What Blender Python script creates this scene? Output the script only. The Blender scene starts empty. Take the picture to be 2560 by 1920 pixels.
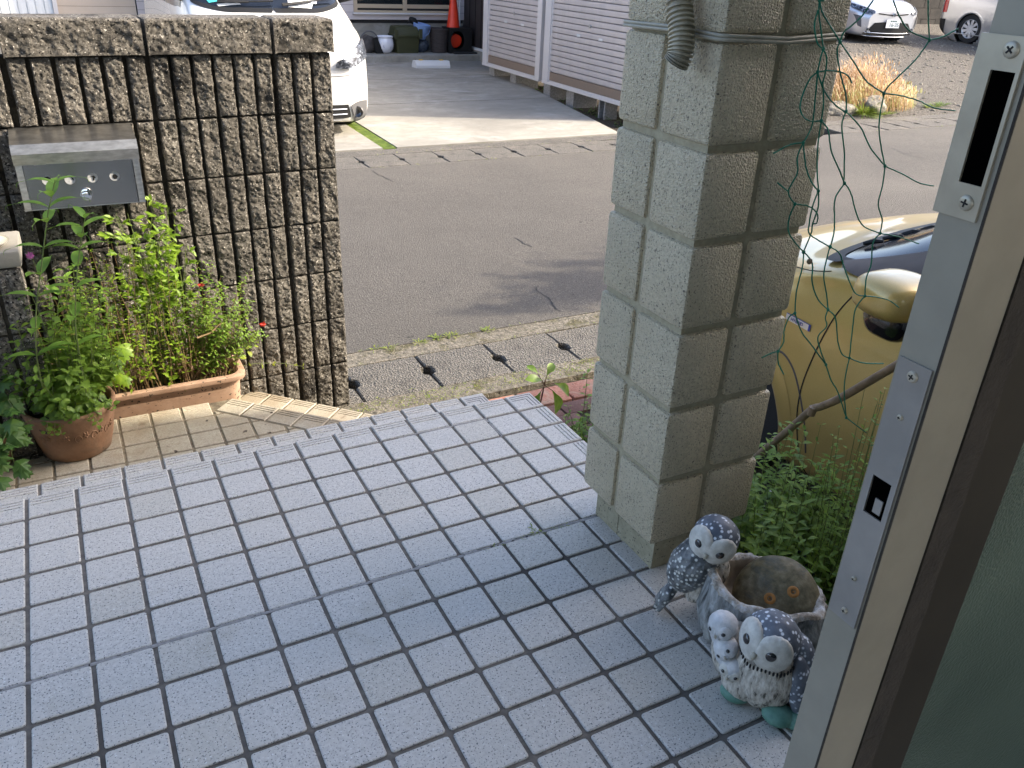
import bpy, bmesh, math, random
import numpy as np
from mathutils import Vector, Matrix, noise
random.seed(7); np.random.seed(7)
R_ = math.radians; PI = math.pi
S = bpy.context.scene; COL = S.collection
# ------------------------------------------------------------------ camera
cam = bpy.data.objects.new('camera', bpy.data.cameras.new('camera')); COL.objects.link(cam)
cd = cam.data; cd.sensor_width = 36; cd.lens = 29.21; cd.clip_start = .02; cd.clip_end = 400
right = Vector((.887, -.461, .040)); down = Vector((-.180, -.424, -.887)); fwd = Vector((.426, .780, -.459))
fwd.normalize(); right = (right - right.dot(fwd) * fwd).normalized(); up = right.cross(fwd).normalized()
cam.matrix_world = Matrix(((right.x, up.x, -fwd.x, .218), (right.y, up.y, -fwd.y, -1.258), (right.z, up.z, -fwd.z, 1.124), (0, 0, 0, 1)))
S.camera = cam
# ------------------------------------------------------------------ sky, sun, exposure
SUN_EL = R_(34); SUN_AZ = math.atan2(-.375, .927)
w = bpy.data.worlds.new('World'); S.world = w; w.use_nodes = True
nt = w.node_tree; bg = nt.nodes['Background']
sky = nt.nodes.new('ShaderNodeTexSky'); sky.sky_type = 'NISHITA'; sky.sun_disc = False
sky.sun_elevation = SUN_EL; sky.sun_rotation = PI / 2 - SUN_AZ; sky.air_density = .75; sky.dust_density = 3.0; sky.ozone_density = .5
nt.links.new(sky.outputs[0], bg.inputs[0]); bg.inputs[1].default_value = .15
sl = bpy.data.lights.new('sun', 'SUN'); sl.energy = 2.15; sl.angle = R_(.6); sl.color = (1, .885, .71)
so = bpy.data.objects.new('sun', sl); COL.objects.link(so)
sd = Vector((-math.cos(SUN_AZ) * math.cos(SUN_EL), -math.sin(SUN_AZ) * math.cos(SUN_EL), -math.sin(SUN_EL)))
so.rotation_euler = sd.to_track_quat('-Z', 'Y').to_euler()
S.view_settings.view_transform = 'Standard'; S.view_settings.look = 'None'
S.view_settings.exposure = 2.08; S.view_settings.gamma = 1
S.render.engine = 'CYCLES'
# ------------------------------------------------------------------ helpers: colour and materials
def C(h, k=1.0):
    h = h.lstrip('#'); v = [int(h[i:i+2], 16) / 255 for i in (0, 2, 4)]
    return tuple(min(1, k * (x / 12.92 if x <= .04045 else ((x + .055) / 1.055) ** 2.4)) for x in v) + (1,)
def L(*a): return tuple(a) + (1,)
MATS = {}
def mat(name, stops, scale=8, detail=5, rough=.7, metal=0, big=None, spots=None, bump=None, bump2=None, coat=0, spec=.5,
        trans=0, dist=0, stretch=(1, 1, 1), alpha=None, emit=None, ior=None, rvar=0):
    """stops: colour or list of (pos, colour) driven by noise; big=(scale,colour,lo,hi); spots=(scale,colour,thr[,soft])"""
    m = bpy.data.materials.new(name); m.use_nodes = True; n = m.node_tree.nodes; l = m.node_tree.links
    b = n['Principled BSDF']; MATS[name] = m
    tc = n.new('ShaderNodeTexCoord'); mp = n.new('ShaderNodeMapping'); l.new(tc.outputs['Object'], mp.inputs[0]); mp.inputs['Scale'].default_value = stretch
    V = mp.outputs[0]
    def ns(sc, det=5, r=.6, di=0):
        t = n.new('ShaderNodeTexNoise'); t.inputs['Scale'].default_value = sc; t.inputs['Detail'].default_value = det
        t.inputs['Roughness'].default_value = r; t.inputs['Distortion'].default_value = di; l.new(V, t.inputs['Vector']); return t.outputs['Fac']
    def ramp(src, st, mode='LINEAR'):
        r = n.new('ShaderNodeValToRGB'); r.color_ramp.interpolation = mode; l.new(src, r.inputs[0]); e = r.color_ramp.elements
        while len(e) < len(st): e.new(.5)
        for i, (p, c) in enumerate(st): e[i].position = p; e[i].color = c
        return r.outputs[0]
    def mix(fac, a, bb, typ='MIX'):
        x = n.new('ShaderNodeMix'); x.data_type = 'RGBA'; x.blend_type = typ
        if isinstance(fac, float): x.inputs[0].default_value = fac
        else: l.new(fac, x.inputs[0])
        for s, i in ((a, 6), (bb, 7)):
            if isinstance(s, tuple): x.inputs[i].default_value = s
            else: l.new(s, x.inputs[i])
        return x.outputs[2]
    if isinstance(stops, tuple): col = None; base = stops
    else: base = ramp(ns(scale, detail, .6, dist), stops)
    if big:
        bs = big if isinstance(big, list) else [big]
        for (sc, c2, lo, hi) in bs:
            base = mix(ramp(ns(sc, 6, .65, .4), [(lo, L(0, 0, 0)), (hi, L(1, 1, 1))]), base, c2)
    if spots:
        for sp in (spots if isinstance(spots, list) else [spots]):
            sc, c2, thr = sp[:3]; so_ = sp[3] if len(sp) > 3 else .05
            if sc < 0:
                v = n.new('ShaderNodeTexVoronoi'); v.inputs['Scale'].default_value = -sc; l.new(V, v.inputs['Vector'])
                f = ramp(v.outputs['Distance'], [(thr, L(1, 1, 1)), (thr + so_, L(0, 0, 0))])
            else: f = ramp(ns(sc, 2, .5), [(thr, L(0, 0, 0)), (thr + so_, L(1, 1, 1))])
            base = mix(f, base, c2)
    if isinstance(base, tuple): b.inputs['Base Color'].default_value = base
    else: l.new(base, b.inputs['Base Color'])
    b.inputs['Roughness'].default_value = rough; b.inputs['Metallic'].default_value = metal
    b.inputs['Specular IOR Level'].default_value = spec
    if ior: b.inputs['IOR'].default_value = ior
    if rvar:
        mr = n.new('ShaderNodeMapRange'); l.new(ns(scale * 1.7, 4), mr.inputs[0]); mr.inputs[3].default_value = rough - rvar; mr.inputs[4].default_value = rough + rvar
        l.new(mr.outputs[0], b.inputs['Roughness'])
    if coat: b.inputs['Coat Weight'].default_value = coat; b.inputs['Coat Roughness'].default_value = .04
    if emit: b.inputs['Emission Color'].default_value = emit[0]; b.inputs['Emission Strength'].default_value = emit[1]
    prev = None
    for bp in (bump, bump2):
        if bp:
            sc, st, ds = bp[:3]; u = n.new('ShaderNodeBump'); u.inputs['Strength'].default_value = st; u.inputs['Distance'].default_value = ds
            if sc < 0:
                v = n.new('ShaderNodeTexVoronoi'); v.inputs['Scale'].default_value = -sc; l.new(V, v.inputs['Vector']); l.new(v.outputs['Distance'], u.inputs['Height'])
            else: l.new(ns(sc, 6, .65), u.inputs['Height'])
            if prev: l.new(prev, u.inputs['Normal'])
            prev = u.outputs[0]
    if prev: l.new(prev, b.inputs['Normal'])
    out = n['Material Output']
    if trans:
        t = n.new('ShaderNodeBsdfTranslucent'); mx = n.new('ShaderNodeMixShader'); mx.inputs[0].default_value = trans
        if isinstance(base, tuple): t.inputs[0].default_value = base
        else:
            hs = n.new('ShaderNodeHueSaturation'); hs.inputs['Value'].default_value = 1.5; hs.inputs['Hue'].default_value = .485; l.new(base, hs.inputs['Color']); l.new(hs.outputs[0], t.inputs[0])
        l.new(b.outputs[0], mx.inputs[1]); l.new(t.outputs[0], mx.inputs[2]); l.new(mx.outputs[0], out.inputs[0])
    if alpha is not None:   # thin pane: part clear, part glossy
        t = n.new('ShaderNodeBsdfTransparent'); t.inputs[0].default_value = alpha[1]; mx = n.new('ShaderNodeMixShader'); lw = n.new('ShaderNodeLayerWeight'); lw.inputs[0].default_value = .35
        mr = n.new('ShaderNodeMapRange'); l.new(lw.outputs['Fresnel'], mr.inputs[0]); mr.inputs[3].default_value = alpha[0]; mr.inputs[4].default_value = 1
        l.new(mr.outputs[0], mx.inputs[0]); l.new(t.outputs[0], mx.inputs[1]); l.new(b.outputs[0], mx.inputs[2]); l.new(mx.outputs[0], out.inputs[0])
    return m
# ------------------------------------------------------------------ helpers: meshes
class MB:
    def __init__(s): s.v = []; s.f = []; s.m = []
    def add(s, vs, fs, m=0):
        o = len(s.v); s.v.extend([tuple(p) for p in vs]); s.f.extend([tuple(i + o for i in f) for f in fs]); s.m.extend([m] * len(fs)); return s
    def box(s, a, b, m=0, M=None):
        x0, y0, z0 = a; x1, y1, z1 = b
        vs = [Vector(p) for p in ((x0,y0,z0),(x1,y0,z0),(x1,y1,z0),(x0,y1,z0),(x0,y0,z1),(x1,y0,z1),(x1,y1,z1),(x0,y1,z1))]
        if M: vs = [M @ p for p in vs]
        return s.add(vs, [(3,2,1,0),(4,5,6,7),(0,1,5,4),(1,2,6,5),(2,3,7,6),(3,0,4,7)], m)
    def bbox(s, a, b, r, m=0, M=None):     # box with chamfered edges
        x0, y0, z0 = a; x1, y1, z1 = b; bm = bmesh.new()
        vs = [bm.verts.new(p) for p in ((x0,y0,z0),(x1,y0,z0),(x1,y1,z0),(x0,y1,z0),(x0,y0,z1),(x1,y0,z1),(x1,y1,z1),(x0,y1,z1))]
        for f in ((3,2,1,0),(4,5,6,7),(0,1,5,4),(1,2,6,5),(2,3,7,6),(3,0,4,7)): bm.faces.new([vs[i] for i in f])
        bmesh.ops.bevel(bm, geom=bm.edges[:], offset=r, segments=2, profile=.5, affect='EDGES')
        bm.verts.index_update(); pv = [(M @ v.co if M else v.co.copy()) for v in bm.verts]
        s.add(pv, [[v.index for v in f.verts] for f in bm.faces], m); bm.free(); return s
    def tube(s, pts, r, n=8, m=0, caps=True):
        pts = [Vector(p) for p in pts]; k = len(pts); rs = r if isinstance(r, (list, tuple)) else [r] * k
        vs = []; prev = None
        for i in range(k):
            t = (pts[min(i+1, k-1)] - pts[max(i-1, 0)]).normalized()
            if prev is None:
                a = Vector((0,0,1)) if abs(t.z) < .9 else Vector((1,0,0)); u = t.cross(a).normalized()
            else: u = (prev - prev.dot(t) * t).normalized()
            prev = u; v = t.cross(u)
            vs += [pts[i] + rs[i] * (math.cos(2*PI*j/n) * u + math.sin(2*PI*j/n) * v) for j in range(n)]
        fs = [(i*n+j, i*n+(j+1)%n, (i+1)*n+(j+1)%n, (i+1)*n+j) for i in range(k-1) for j in range(n)]
        if caps: fs += [tuple(range(n-1, -1, -1)), tuple((k-1)*n+j for j in range(n))]
        return s.add(vs, fs, m)
    def lathe(s, prof, c=(0,0,0), n=32, m=0, M=None, wob=None, cap=True):
        vs = []; c = Vector(c)
        for (r, z) in prof:
            for j in range(n):
                a = 2*PI*j/n; rr = r * (1 + (wob(a, z) if wob else 0)); p = Vector((rr*math.cos(a), rr*math.sin(a), z))
                vs.append((M @ p if M else p) + c)
        fs = [(i*n+j, i*n+(j+1)%n, (i+1)*n+(j+1)%n, (i+1)*n+j) for i in range(len(prof)-1) for j in range(n)]
        if cap and prof[0][0] > 1e-5: fs.append(tuple(range(n-1, -1, -1)))
        if cap and prof[-1][0] > 1e-5: fs.append(tuple((len(prof)-1)*n+j for j in range(n)))
        return s.add(vs, fs, m)
    def blob(s, c, rad, M=None, n=24, k=16, m=0, fn=None):
        vs = []; c = Vector(c)
        for i in range(k+1):
            t = PI*i/k
            for j in range(n):
                a = 2*PI*j/n; d = Vector((math.sin(t)*math.cos(a), math.sin(t)*math.sin(a), math.cos(t)))
                q = Vector((d.x*rad[0], d.y*rad[1], d.z*rad[2]))
                if fn: q = q * fn(d)
                vs.append((M @ q if M else q) + c)
        return s.add(vs, [(i*n+j, (i+1)*n+j, (i+1)*n+(j+1)%n, i*n+(j+1)%n) for i in range(k) for j in range(n)], m)
    def prism(s, poly, a, b, m=0, P=None):    # poly in (u,v); P(u,v,w)->point
        P = P or (lambda u, v, w_: (u, v, w_)); k = len(poly)
        vs = [P(u, v, a) for u, v in poly] + [P(u, v, b) for u, v in poly]
        return s.add(vs, [tuple(range(k-1, -1, -1)), tuple(range(k, 2*k))] + [(i, (i+1)%k, k+(i+1)%k, k+i) for i in range(k)], m)
    def grid(s, P, nu, nv, m=0, flip=False):
        vs = [P(i/nu, j/nv) for j in range(nv+1) for i in range(nu+1)]
        fs = [(j*(nu+1)+i, j*(nu+1)+i+1, (j+1)*(nu+1)+i+1, (j+1)*(nu+1)+i) for j in range(nv) for i in range(nu)]
        return s.add(vs, [f[::-1] for f in fs] if flip else fs, m)
    def leaf(s, p, d, n, ln, wd, droop=.3, fold=.25, seg=4, m=0, shape=.42, tip=0):
        p = Vector(p); d = Vector(d).normalized(); n = Vector(n); sd_ = d.cross(n)
        if sd_.length < 1e-4: sd_ = d.cross(Vector((.3, .2, 1)))
        sd_.normalize(); n = sd_.cross(d).normalized(); vs = []; q = p.copy(); dd = d.copy()
        for i in range(seg+1):
            t = i/seg
            wdt = wd*.5 * (math.sin(PI * (t ** (math.log(.5)/math.log(shape)))) if 0 < t < 1 else .06)
            if tip and t > .8: wdt = max(wdt*.15, wd*.03)
            vs += [q - sd_*wdt + n*wdt*fold, q, q + sd_*wdt + n*wdt*fold]
            dd = (dd - n * droop/seg).normalized(); n2 = sd_.cross(dd).normalized(); n = n2; q = q + dd*ln/seg
        fs = []
        for i in range(seg): a = i*3; fs += [(a, a+1, a+4, a+3), (a+1, a+2, a+5, a+4)]
        return s.add(vs, fs, m)
    def build(s, name, mats, parent=None, smooth=False, **tags):
        me = bpy.data.meshes.new(name); me.from_pydata(s.v, [], s.f); me.validate(); o = bpy.data.objects.new(name, me)
        for mm in (mats if isinstance(mats, (list, tuple)) else [mats]): me.materials.append(MATS[mm])
        if len(me.polygons) == len(s.m): me.polygons.foreach_set('material_index', s.m)
        if smooth: me.polygons.foreach_set('use_smooth', [True]*len(me.polygons))
        if smooth == 'auto':
            me.polygons.foreach_set('use_smooth', [True]*len(me.polygons))
            me.set_sharp_from_angle(angle=R_(38))
        COL.objects.link(o)
        if parent: o.parent = parent; o.matrix_parent_inverse = parent.matrix_world.inverted() if not parent.get('_loc') else Matrix()
        for k_, v_ in tags.items(): o[k_] = v_
        return o
def thing(name, label, cat, loc=(0,0,0), rz=0, group=None):
    o = bpy.data.objects.new(name, None); COL.objects.link(o); o.location = loc; o.rotation_euler = (0, 0, rz); o.empty_display_size = .1
    o['label'] = label; o['category'] = cat
    if group: o['group'] = group
    bpy.context.view_layer.update(); return o
def dup(root, dx, label=None, rz=None):
    def cp(o, par):
        c = o.copy(); COL.objects.link(c)
        if par: c.parent = par
        for ch in list(o.children): cp(ch, c)
        return c
    r = cp(root, None); r.location = root.location + Vector(dx)
    if rz is not None: r.rotation_euler.z = rz
    if label: r['label'] = label
    return r
def N(x, y=0, z=0): return noise.noise(Vector((x, y, z)))
def FB(p, o=4): return noise.fractal(Vector(p), 1.0, 2.1, o)
G0 = -.62
# ------------------------------------------------------------------ materials
mat('asphalt', [(.3, L(.050,.0455,.040)), (.5, L(.085,.077,.067)), (.7, L(.135,.122,.107))], scale=75, detail=9, rough=.92, big=[(1.1, L(.072,.066,.058), .35, .75), (.35, L(.108,.098,.085), .45, .7)], spots=[(150, L(.27,.245,.21), .64, .04), (120, L(.022,.02,.018), .655, .03), (20, L(.03,.028,.025), .75, .02)], bump=(95, 1, .010), bump2=(260, .6, .003))
mat('old_concrete', [(.3, L(.065,.06,.053)), (.55, L(.15,.138,.12)), (.8, L(.26,.24,.2))], scale=70, detail=8, rough=.92, big=[(5, L(.07,.064,.056), .45, .75), (1.7, L(.19,.17,.14), .5, .75)], spots=[(-110, L(.36,.34,.30), .16, .10), (110, L(.022,.021,.02), .60, .05)], bump=(-110, 1, .010), bump2=(60, .8, .010))
mat('mortar', [(.3, L(.075,.066,.05)), (.5, L(.15,.134,.104)), (.72, L(.26,.23,.18))], scale=38, detail=9, rough=.95, big=[(9, L(.085,.075,.035), .5, .62), (3, L(.11,.095,.07), .5, .7)], spots=[(120, L(.36,.32,.26), .63, .05), (60, L(.03,.027,.02), .65, .04)], bump=(45, 1, .02))
mat('slab_concrete', [(.3, L(.235,.22,.19)), (.7, L(.32,.305,.262))], scale=9, detail=9, rough=.85, big=[(1.3, L(.18,.17,.146), .50, .70), (2.6, L(.38,.37,.345), .52, .76), (.45, L(.20,.19,.165), .48, .65)], spots=(45, L(.15,.138,.115), .7, .05), bump=(90, .3, .003), stretch=(.8, 1.1, 1))
mat('gravel_lot', [(.3, L(.06,.052,.043)), (.6, L(.15,.133,.11)), (.8, L(.27,.24,.2))], scale=22, detail=10, rough=.95, big=(1.2, L(.11,.098,.08), .4, .7), spots=[(50, L(.4,.36,.3), .64, .03), (34, L(.03,.026,.02), .64, .04)], bump=(26, 1, .08))
mat('soil', [(.3, L(.02,.016,.012)), (.6, L(.06,.045,.03)), (.8, L(.12,.09,.06))], scale=50, rough=1, bump=(60, 1, .02))
mat('tile', [(.3, L(.40,.385,.35)), (.5, L(.50,.48,.44)), (.72, L(.57,.55,.505))], scale=120, detail=7, rough=.5, big=[(2.3, L(.46,.44,.39), .45, .75), (5, L(.36,.33,.265), .60, .8), (13, L(.48,.455,.40), .6, .75)], spots=[(300, L(.10,.105,.11), .615, .04), (190, L(.19,.195,.2), .655, .04), (240, L(.66,.67,.66), .67, .04)], bump=(300, .45, .002), spec=.45)
mat('tile_brown', [(.3, L(.38,.36,.31)), (.5, L(.47,.445,.39)), (.72, L(.54,.515,.455))], scale=120, detail=7, rough=.5, big=[(2.3, L(.46,.44,.39), .45, .75), (5, L(.36,.33,.265), .60, .8), (13, L(.48,.455,.40), .6, .75)], spots=[(300, L(.10,.105,.11), .615, .04), (190, L(.19,.195,.2), .655, .04), (240, L(.66,.67,.66), .67, .04)], bump=(300, .45, .002), spec=.45)
mat('tile_warm', [(.3, L(.30,.265,.20)), (.5, L(.40,.355,.27)), (.72, L(.48,.43,.335))], scale=150, detail=6, rough=.6, big=[(4, L(.30,.24,.16), .45, .7), (14, L(.18,.13,.08), .62, .75)], spots=[(330, L(.12,.1,.08), .63, .04), (30, L(.06,.04,.025), .70, .04)], bump=(300, .45, .002))
mat('grout', [(.3, L(.095,.085,.073)), (.7, L(.19,.17,.146))], scale=60, rough=.95, big=(1.6, L(.065,.059,.052), .48, .7), bump=(300, .6, .002))
mat('grout_warm', [(.3, L(.12,.095,.06)), (.7, L(.3,.25,.17))], scale=60, rough=.95, big=(5, L(.06,.045,.03), .5, .7), bump=(300, .6, .002))
mat('sealant', [(.3, L(.2,.195,.185)), (.7, L(.36,.35,.335))], scale=120, rough=.8, bump=(150, 1, .003), spots=(60, L(.06,.055,.05), .62, .03))
mat('groove', L(.05,.052,.06), rough=.9)
mat('rock_block', [(.30, L(.024,.021,.018)), (.42, L(.115,.103,.087)), (.56, L(.25,.227,.193)), (.72, L(.46,.425,.365))], scale=95, detail=10, rough=.95, big=[(6, L(.030,.026,.022), .54, .66), (2, L(.14,.127,.107), .45, .7)], spots=[(110, L(.012,.010,.009), .61, .03), (150, L(.66,.62,.55), .655, .03)], bump=(110, 1, .011), bump2=(320, 1, .005))
mat('rock_joint', [(.3, L(.02,.017,.013)), (.7, L(.08,.067,.048))], scale=40, rough=1, bump=(150, 1, .004))
mat('pillar_block', [(.3, L(.49,.415,.275)), (.5, L(.64,.555,.385)), (.72, L(.75,.665,.485))], scale=190, detail=7, rough=.45, big=(3, L(.55,.47,.315), .45, .7), spots=[(260, L(.28,.235,.155), .60, .06), (170, L(.17,.14,.095), .66, .04)], bump=(-300, 1, .0035), bump2=(340, .8, .0025), spec=.8)
mat('pillar_joint', [(.3, L(.3,.26,.175)), (.7, L(.42,.37,.25))], scale=90, rough=.8, bump=(200, .5, .002))
mat('plinth_block', [(.3, L(.27,.24,.155)), (.7, L(.38,.34,.235))], scale=60, rough=.8, spots=(200, L(.08,.07,.05), .63, .04), bump=(200, .4, .002))
mat('steel', [(.35, L(.42,.41,.385)), (.65, L(.62,.61,.58))], scale=30, rough=.36, metal=1, bump=(6, .2, .003), stretch=(1, 1, 3), rvar=.08)
mat('steel_dark', L(.32,.31,.285), rough=.2, metal=1, bump=(3, .25, .01))
mat('chrome', L(.75,.75,.75), rough=.08, metal=1)
mat('galv', [(.3, L(.3,.3,.3)), (.7, L(.5,.5,.5))], scale=60, rough=.35, metal=.9)
mat('black', L(.012,.012,.012), rough=.6, spec=.3)
mat('void', L(.001,.001,.001), rough=1, spec=0)
mat('black_gloss', L(.008,.008,.009), rough=.12, coat=1)
mat('rubber', L(.018,.018,.018), rough=.85, bump=(90, .4, .004))
mat('terracotta', [(.3, L(.21,.11,.055)), (.55, L(.32,.175,.095)), (.8, L(.40,.25,.155))], scale=14, detail=7, rough=.8, big=(6, L(.19,.125,.075), .48, .7), spots=(22, L(.06,.05,.042), .645, .05), bump=(60, .4, .004))
mat('terracotta_pale', [(.3, L(.33,.20,.13)), (.55, L(.42,.275,.19)), (.8, L(.48,.33,.24))], scale=16, detail=6, rough=.8, big=(7, L(.24,.165,.115), .5, .75), spots=(80, L(.07,.055,.04), .63, .04), bump=(60, .3, .003))
def leafmat(nm, a, b, c_, tr=.35, sc=22, rough=.45): mat(nm, [(.3, L(*a)), (.5, L(*b)), (.72, L(*c_))], scale=sc, detail=2, rough=rough, trans=tr, spec=.4)
leafmat('leaf_lily', (.10,.20,.028), (.15,.28,.04), (.22,.37,.06))
leafmat('leaf_bush', (.10,.18,.026), (.165,.275,.038), (.27,.39,.055))
leafmat('leaf_bright', (.10,.19,.015), (.19,.31,.025), (.31,.43,.045), .4, 30)
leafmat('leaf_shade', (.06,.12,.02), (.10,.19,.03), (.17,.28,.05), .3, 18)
leafmat('leaf_ivy', (.045,.105,.02), (.07,.15,.03), (.11,.20,.04), .3)
leafmat('leaf_weed', (.09,.16,.015), (.2,.26,.03), (.34,.34,.07), .3, 40)
leafmat('grass_dry', (.20,.10,.035), (.36,.21,.075), (.50,.33,.14), .2, 9)
leafmat('grass_mid', (.22,.25,.06), (.33,.33,.1), (.45,.38,.14), .25, 9)
leafmat('turf', (.07,.115,.014), (.135,.20,.03), (.24,.29,.06), .3, 14)
mat('stem', [(.3, L(.09,.13,.03)), (.7, L(.2,.24,.07))], scale=20, rough=.6)
mat('stem_dry', [(.3, L(.16,.09,.04)), (.7, L(.38,.26,.13))], scale=30, rough=.8)
mat('stem_red', [(.3, L(.08,.035,.02)), (.7, L(.15,.06,.035))], scale=30, rough=.6)
mat('petal_red', L(.7,.05,.03), rough=.5, trans=.3); mat('petal_pink', L(.45,.12,.35), rough=.5, trans=.3)
mat('door_metal', [(.35, L(.235,.22,.178)), (.65, L(.27,.252,.202))], scale=25, rough=.42, metal=.1, big=(6, L(.205,.192,.152), .55, .75), spots=(60, L(.08,.068,.05), .78, .03), bump=(400, .08, .0005))
mat('plate_metal', [(.35, L(.27,.265,.25)), (.65, L(.34,.33,.31))], scale=20, rough=.32, metal=.6, spots=(70, L(.12,.1,.085), .76, .03), rvar=.06)
mat('plate_warm', [(.35, L(.36,.33,.26)), (.65, L(.44,.405,.325))], scale=30, rough=.38, metal=.4)
mat('gasket', [(.3, L(.015,.012,.009)), (.7, L(.035,.028,.021))], scale=60, rough=.8, bump=(250, .8, .002))
mat('frame_dark', [(.3, L(.016,.0135,.010)), (.7, L(.026,.022,.016))], scale=12, rough=.6, spec=.3)
mat('door_glass', [(.35, L(.05,.075,.06)), (.65, L(.085,.12,.095))], scale=6, rough=.35, spec=.5, bump=(-420, .8, .001))
mat('net', [(.3, L(.0,.13,.075)), (.7, L(.01,.24,.15))], scale=30, rough=.5)
mat('hose', [(.3, L(.34,.305,.22)), (.7, L(.46,.415,.31))], scale=20, rough=.45, big=(30, L(.2,.18,.13), .5, .7))
mat('strap', [(.3, L(.28,.26,.205)), (.7, L(.40,.375,.30))], scale=30, rough=.5)
mat('bark_bar', [(.3, L(.12,.085,.05)), (.7, L(.24,.175,.11))], scale=40, rough=.6, stretch=(1,1,1), bump=(60,.5,.004))
mat('brick_red', [(.3, L(.30,.12,.075)), (.7, L(.50,.25,.175))], scale=60, detail=8, rough=.9, big=(9, L(.4,.3,.22), .5, .7), spots=(60, L(.1,.06,.04), .67, .04), bump=(90, 1, .006))
mat('brick_dark', [(.3, L(.10,.05,.04)), (.7, L(.19,.10,.08))], scale=60, rough=.9, bump=(150, .7, .004))
mat('gold_paint', [(.4, L(.46,.325,.10)), (.6, L(.50,.355,.115))], scale=400, rough=.36, metal=.35, coat=.7)
mat('silver_paint', L(.62,.63,.66), rough=.3, metal=.6, coat=1)
mat('silver_warm', L(.50,.49,.47), rough=.3, metal=.6, coat=1)
mat('white_paint', L(.70,.69,.66), rough=.25, coat=1, spec=.5)
mat('car_glass', L(.008,.011,.017), rough=.12, spec=.45)
mat('windscreen', L(.02,.028,.035), rough=.03, spec=1, alpha=(.22, L(.75,.82,.85)))
mat('lamp_glass', L(.6,.66,.72), rough=.08, spec=1, coat=1, alpha=(.35, L(.9,.93,.96)))
mat('lamp_inner', [(.38, L(.012,.014,.018)), (.5, L(.07,.08,.10)), (.62, L(.30,.33,.38))], scale=14, rough=.3, metal=.6, dist=1.5)
mat('trim_brown', [(.3, L(.075,.06,.052)), (.7, L(.11,.09,.078))], scale=8, rough=.6, spec=.3)
mat('grey_plastic', L(.10,.10,.105), rough=.6)
mat('red_lens', L(.45,.01,.012), rough=.1, coat=1)
mat('plate_white', L(.8,.8,.79), rough=.4); mat('ink_green', L(.02,.09,.06), rough=.5); mat('ink_blue', L(.03,.05,.25), rough=.4)
mat('paper', L(.8,.8,.76), rough=.8); mat('paper_yellow', L(.75,.72,.05), rough=.8); mat('paper_teal', L(.05,.45,.42), rough=.7)
mat('siding', [(.3, L(.50,.45,.44)), (.7, L(.56,.51,.50))], scale=3, rough=.75, bump=(40, .15, .003))
mat('siding_sunlit', [(.3, L(.47,.385,.30)), (.7, L(.53,.44,.35))], scale=3, rough=.75, bump=(40, .15, .003))  # same boards as siding, warmed in colour for the sunlit end
mat('trim_beige', L(.42,.34,.24), rough=.5); mat('trim_white', L(.6,.6,.6), rough=.5); mat('dark_line', L(.02,.02,.022), rough=.7)
mat('dark_wall', [(.3, L(.030,.023,.022)), (.7, L(.045,.035,.033))], scale=5, rough=.5)
mat('curtain', [(.3, L(.16,.2,.21)), (.7, L(.32,.36,.36))], scale=4, rough=.9, stretch=(6, 1, .3))
mat('blind', [(.3, L(.55,.57,.58)), (.7, L(.68,.7,.7))], scale=3, rough=.8, stretch=(8, 1, .2))
mat('house_glass', L(.03,.04,.045), rough=.04, spec=.8, alpha=(.25, L(.8,.85,.85)))
mat('shutter', [(.3, L(.44,.405,.40)), (.7, L(.50,.46,.455))], scale=4, rough=.35, spec=.5, metal=.15, stretch=(1, 2.5, .6), rvar=.08)
mat('shed_frame', L(.58,.56,.56), rough=.4, metal=.1)
mat('shutter_brown', L(.20,.15,.115), rough=.5)
mat('shed_wall', L(.5,.48,.47), rough=.5)
mat('cinder', [(.3, L(.2,.2,.2)), (.7, L(.36,.36,.36))], scale=40, rough=.95, bump=(120, .6, .004))
mat('old_wall', [(.3, L(.010,.009,.008)), (.55, L(.03,.026,.022)), (.8, L(.065,.057,.048))], scale=3, detail=8, rough=.95, bump=(30, .6, .01))  # shade over this wall is put into its darkened colour
mat('cone_red', L(.72,.045,.015), rough=.4); mat('olive', L(.045,.048,.018), rough=.5, bump=(200,.2,.001)); mat('bucket_blue', L(.22,.34,.62), rough=.35)
mat('glaze', [(.3, L(.72,.72,.78)), (.7, L(.8,.8,.84))], scale=8, rough=.12, coat=1, big=(14, L(.12,.13,.3), .62, .72), stretch=(1,1,.25))
mat('basket', [(.4, L(.035,.027,.025)), (.6, L(.06,.047,.043))], scale=50, rough=.8, stretch=(.2,.2,3), bump=(40,.5,.01))
mat('bag_plastic', L(.12,.15,.2), rough=.12, alpha=(.4, L(.5,.55,.62)))
mat('cloth_dark', [(.3, L(.03,.028,.028)), (.7, L(.10,.09,.088))], scale=8, rough=.9)
mat('cream', L(.72,.68,.55), rough=.4)
mat('yellow_pad', L(.65,.42,.03), rough=.6)
mat('blue_pot', L(.01,.05,.09), rough=.3)
mat('stucco', [(.3, L(.42,.39,.33)), (.7, L(.5,.47,.41))], scale=30, rough=.9, bump=(150, .5, .003))
mat('roof_under', L(.45,.44,.42), rough=.8)
mat('owl_white', [(.3, L(.40,.41,.42)), (.6, L(.62,.62,.62)), (.8, L(.78,.77,.74))], scale=45, rough=.55, bump=(120, .6, .003))
mat('owl_breast', [(.36, L(.09,.078,.062)), (.43, L(.38,.34,.28)), (.6, L(.62,.57,.49)), (.8, L(.80,.76,.68))], scale=120, detail=4, rough=.6, stretch=(1.2, 1.2, .4), bump=(90, 1, .006))
mat('owl_head', [(.4, L(.07,.082,.105)), (.6, L(.13,.148,.18))], scale=30, rough=.5, spots=[(-125, L(.66,.70,.76), .24, .16)], bump=(90, .4, .002))
mat('owl_wing', [(.4, L(.07,.075,.078)), (.6, L(.21,.215,.21))], scale=60, rough=.6, spots=[(-120, L(.66,.66,.61), .22, .16)], bump=(-95, .9, .005))
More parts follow.
